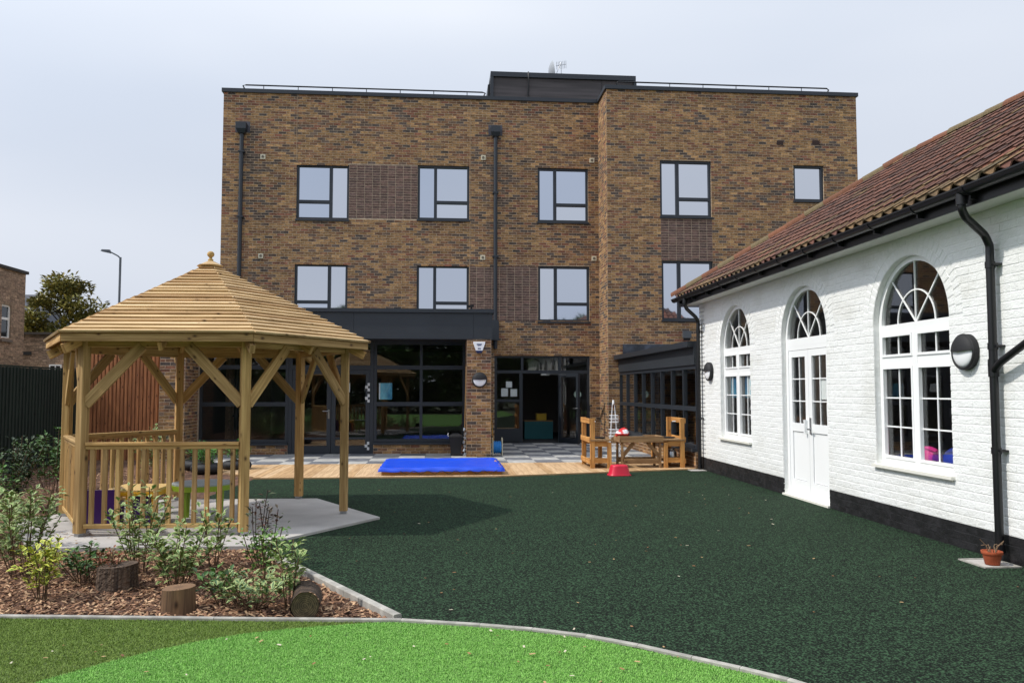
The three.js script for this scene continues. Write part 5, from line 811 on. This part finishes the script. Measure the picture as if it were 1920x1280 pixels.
  // hose reel
  const hr = thing('hose_reel', 'blue garden hose wound on a cream reel by the pillar', 'hose reel', [1.33, 0.012, -19.3]), fr = new GB(), ho = new GB(); for (const s of [-1, 1]) fr.box(0.02, 0.36, 0.24, mtx(s * 0.11, 0.2, 0)).tube([V(s * 0.11, 0.36, -0.1), V(s * 0.11, 0.42, 0), V(s * 0.11, 0.36, 0.1)], 0.014, 6); fr.build('frame', plain(196, 188, 160, 0.6), hr); for (let i = 0; i < 9; i++) { const tg = new THREE.TorusGeometry(0.12 + (i % 2) * 0.018, 0.013, 7, 24); tg.rotateY(Math.PI / 2); tg.translate(-0.085 + i * 0.021, 0.2, 0); ho.geo(tg); } ho.build('hose', plain(30, 120, 190, 0.4), hr); new GB().tube([V(-0.1, 0.36, 0.1), V(-0.14, 0.9, 0.02), V(-0.13, 1.0, 0)], 0.006, 5).build('hose_end', plain(200, 150, 40), hr);
  // string of cans hanging by the pillar
  const cn = thing('hanging_cans', 'string of shiny tin cans hanging down the pillar edge', 'ornament', [0.57, 0, -19.14]); new GB().tube([V(0.02, 2.1, 0.06), V(0.0, 1.2, 0.07), V(-0.02, 0.2, 0.06)], 0.008, 5).build('cord', plain(170, 130, 80), cn); for (let i = 0; i < 7; i++) new GB().cyl(0.03, 0.034, 0.07, mtx(-0.015 + rr(-0.02, 0.02), 0.07 + i * 0.095, 0.07, rr(-0.5, 0.5), 0, rr(-0.6, 0.6)), 12).build('can', M.steel, cn);
  // flower pot and drain surrounds
  const fp = thing('flower_pot', 'terracotta flower pot with dead stems under the downpipe', 'flower pot', [4.88, 0.012, -6.98]); new GB().geo(new THREE.LatheGeometry([[0.001, 0], [0.06, 0], [0.078, 0.09], [0.087, 0.09], [0.089, 0.115], [0.08, 0.115], [0.073, 0.1], [0.001, 0.095]].map(p => new THREE.Vector2(...p)), 22)).build('pot', plain(164, 78, 44, 0.8), fp); const ds = new GB(); for (let i = 0; i < 9; i++) { const a = i * 2.4; ds.tube([V(Math.cos(a) * 0.03, 0.1, Math.sin(a) * 0.03), V(Math.cos(a) * 0.05, 0.16, Math.sin(a) * 0.05), V(Math.cos(a) * 0.1, 0.17 + 0.05 * Math.sin(i * 5), Math.sin(a) * 0.09)], 0.004, 4); } ds.build('dead_stems', plain(120, 98, 76, 0.9), fp);
  const dr = (label, x, z, w, d) => { const o = thing('drain_surround', label, 'drain', [x, 0, z]); new GB().b(-w, w, -0.02, 0.011, d - 0.03, d).b(-w, w, -0.02, 0.011, -d, -d + 0.03).b(-w, -w + 0.03, -0.02, 0.011, -d + 0.03, d - 0.03).b(w - 0.03, w, -0.02, 0.011, -d + 0.03, d - 0.03).build('rim', M.kerb, o); new GB().b(-w + 0.03, w - 0.03, -0.02, 0.006, -d + 0.03, d - 0.03).build('grate', M.concrete, o); };
  dr('pale square drain surround under the flower pot', 4.9, -7.05, 0.17, 0.19); dr('pale square drain surround below the far downpipe', 4.94, -15.6, 0.15, 0.16);
}
{ // children's furniture in the gazebo
  const y0 = 0.025, leg = (gb, x, z, h, c) => gb.cyl(0.024, 0.036, h, mtx(x, h / 2, z), 12, c);
  const Y = thing('yellow_table', 'small square yellow plastic table inside the gazebo', 'table', [-3.42, y0, -9.85]), ym = plain(232, 172, 30, 0.4); new GB().box(0.54, 0.045, 0.54, mtx(0, 0.4, 0), undefined, 0.015).build('tabletop', plain(226, 190, 120, 0.5), Y); new GB().box(0.545, 0.05, 0.545, mtx(0, 0.365, 0), undefined, 0.01).build('apron', ym, Y); for (const x of [-0.22, 0.22]) for (const z of [-0.22, 0.22]) leg(new GB(), x, z, 0.345).build('leg', x > 0 && z < 0 ? plain(226, 126, 30, 0.4) : ym, Y);
  const G = thing('green_table', 'small round table with lime green rim and legs inside the gazebo', 'table', [-2.8, y0, -10.1]), gm = plain(142, 170, 44, 0.4); new GB().cyl(0.345, 0.35, 0.02, mtx(0, 0.425, 0), 32).build('tabletop', plain(166, 176, 178, 0.4), G); new GB().cyl(0.34, 0.352, 0.06, mtx(0, 0.384, 0), 32).build('rim', gm, G); for (let i = 0; i < 4; i++) leg(new GB(), Math.cos(i * 1.571 + 0.6) * 0.27, Math.sin(i * 1.571 + 0.6) * 0.27, 0.355).build('leg', gm, G);
  const P = thing('purple_chair', 'purple plastic child chair beside the yellow table', 'chair', [-3.72, y0, -9.55], 0.1), pm = plain(72, 34, 112, 0.4); new GB().box(0.3, 0.03, 0.28, mtx(0, 0.26, -0.1), undefined, 0.01).build('seat', pm, P); new GB().box(0.34, 0.42, 0.035, mtx(0, 0.215, 0.06), undefined, 0.012).build('backrest', pm, P); for (const x of [-0.13, 0.13]) leg(new GB(), x, -0.22, 0.245).build('leg', pm, P);
  const K = thing('purple_stool', 'purple plastic stool under the yellow table', 'stool', [-3.38, y0, -9.68]); new GB().box(0.26, 0.3, 0.03, mtx(0.06, 0.16, 0.0), undefined, 0.01).box(0.26, 0.03, 0.26, mtx(0.06, 0.325, -0.12)).build('stool', pm, K);
}
{ // tyre planters behind the gazebo
  const tyre = (label, x, z, s) => { const T = thing('tyre_planter', label, 'planter', [x, 0, z], 0, 'tyre planters'); const g = new THREE.TorusGeometry(0.24 * s, 0.09, 12, 28); g.rotateX(Math.PI / 2); g.translate(0, 0.09, 0); mesh('tyre', g, M.blackMatt, T); new GB().cyl(0.22 * s, 0.22 * s, 0.1, mtx(0, 0.08, 0), 18).build('soil', M.soil, T); };
  [[-4.35, -15.9, 0.85], [-3.95, -16.5, 0.8], [-4.7, -16.6, 0.9]].forEach(([x, z, s], i) => { tyre('black tyre planter on the bark behind the gazebo', x, z, s); shrub('herb_plant', 'bushy bright green herb growing in a tyre planter', x, z, { cols: [L3(66, 130, 40), L3(88, 152, 52), L3(50, 100, 36)], h: 0.5, r: 0.36 * s, stems: 16, leaves: 420, L: 0.06, w: 0.022, y: 0.1, spread: 1 }, 'herbs in the tyre planters'); });
}
{ // papers and things behind the glass
  const paper = (label, x0, x1, y0, y1, z, m = M.paper, side) => tag(side ? new GB().b(z, z + 0.003, y0, y1, x0, x1).build('notice', m) : new GB().b(x0, x1, y0, y1, z, z + 0.003).build('notice', m), label, 'notice');
  const px = WX + 0.108; paper('large white notice in the right leaf of the white door', -10.93, -10.66, 1.42, 1.70, px, M.paper, 1); paper('small white notice low in the right leaf of the white door', -10.76, -10.64, 1.2, 1.36, px, M.paper, 1);
  const blue = std({ map: (() => { const t = tex(64, 128, (u, v) => { const n = fbm(u * 4, v * 6, 4, 6, 3); return v < 0.12 ? [210, 220, 222] : mix3([24, 92, 130], [110, 190, 205], clamp(n * 1.6 - 0.3)); }); return t; })(), roughness: 0.6 });
  paper('blue poster behind the left pane of the far arched window', -14.42, -14.12, 1.42, 1.78, px, blue, 1); paper('blue poster behind the right pane of the far arched window', -13.75, -13.4, 1.42, 1.78, px, blue, 1);
  paper('teal picture notice in the bay window beside the door', -1.50, -1.18, 1.32, 1.72, -20.29, blue); paper('white notice on the bay door glass', -2.45, -2.2, 1.5, 1.72, -20.29);
  paper('small white notice high in the entrance side light', 1.92, 2.1, 1.62, 1.8, FZ - 0.118); paper('pale notice low in the entrance side light', 1.78, 1.98, 1.36, 1.6, FZ - 0.118); paper('white notice beside the entrance door post', 2.05, 2.25, 1.36, 1.58, FZ - 0.118);
  const dsk = thing('round_sticker', 'round pale green sticker on the entrance glass', 'sticker', [4.05, 1.42, FZ - 0.1]); mesh('disc', new THREE.RingGeometry(0.03, 0.11, 28), plain(150, 176, 168), dsk);
  const cu = (name, label, x, y, z, s, m) => { const T = thing(name, label, 'cushion', [x, y, z]); const g = new THREE.SphereGeometry(1, 18, 12); g.scale(...s); mesh('cushion', g, m, T); };
  cu('cushion', 'pink cushion inside the nearest arched window', WX + 0.36, 0.79, -8.85, [0.1, 0.13, 0.22], plain(206, 40, 130, 0.8)); cu('cushion', 'blue cushion inside the nearest arched window', WX + 0.4, 0.8, -8.25, [0.12, 0.16, 0.36], plain(34, 52, 140, 0.8));
  new GB().b(WX + 0.31, WX + 0.75, 0, 0.66, -9.3, -7.85).build('window_seat', plain(120, 110, 100)).userData = { label: 'bench seat inside the nearest arched window', category: 'bench' };
  const tb = thing('teal_cupboard', 'teal storage cupboard just inside the open entrance', 'cupboard', [3.15, 0.01, -26.2]); new GB().b(-0.5, 0.4, 0, 0.55, -0.3, 0.3).build('body', plain(30, 104, 110, 0.6), tb); new GB().b(-0.52, 0.42, 0.55, 0.58, -0.32, 0.32).build('top', plain(150, 120, 80), tb);
  const yb = thing('yellow_box', 'yellow toy box on top of the teal cupboard', 'box', [3.2, 0.59, -26.15]); new GB().b(-0.16, 0.16, 0, 0.2, -0.12, 0.12).build('body', plain(206, 170, 30, 0.5), yb); new GB().b(-0.17, 0.17, 0.2, 0.215, -0.13, 0.13).build('lid', plain(190, 150, 30, 0.5), yb);
}

renderer.render(scene, camera);
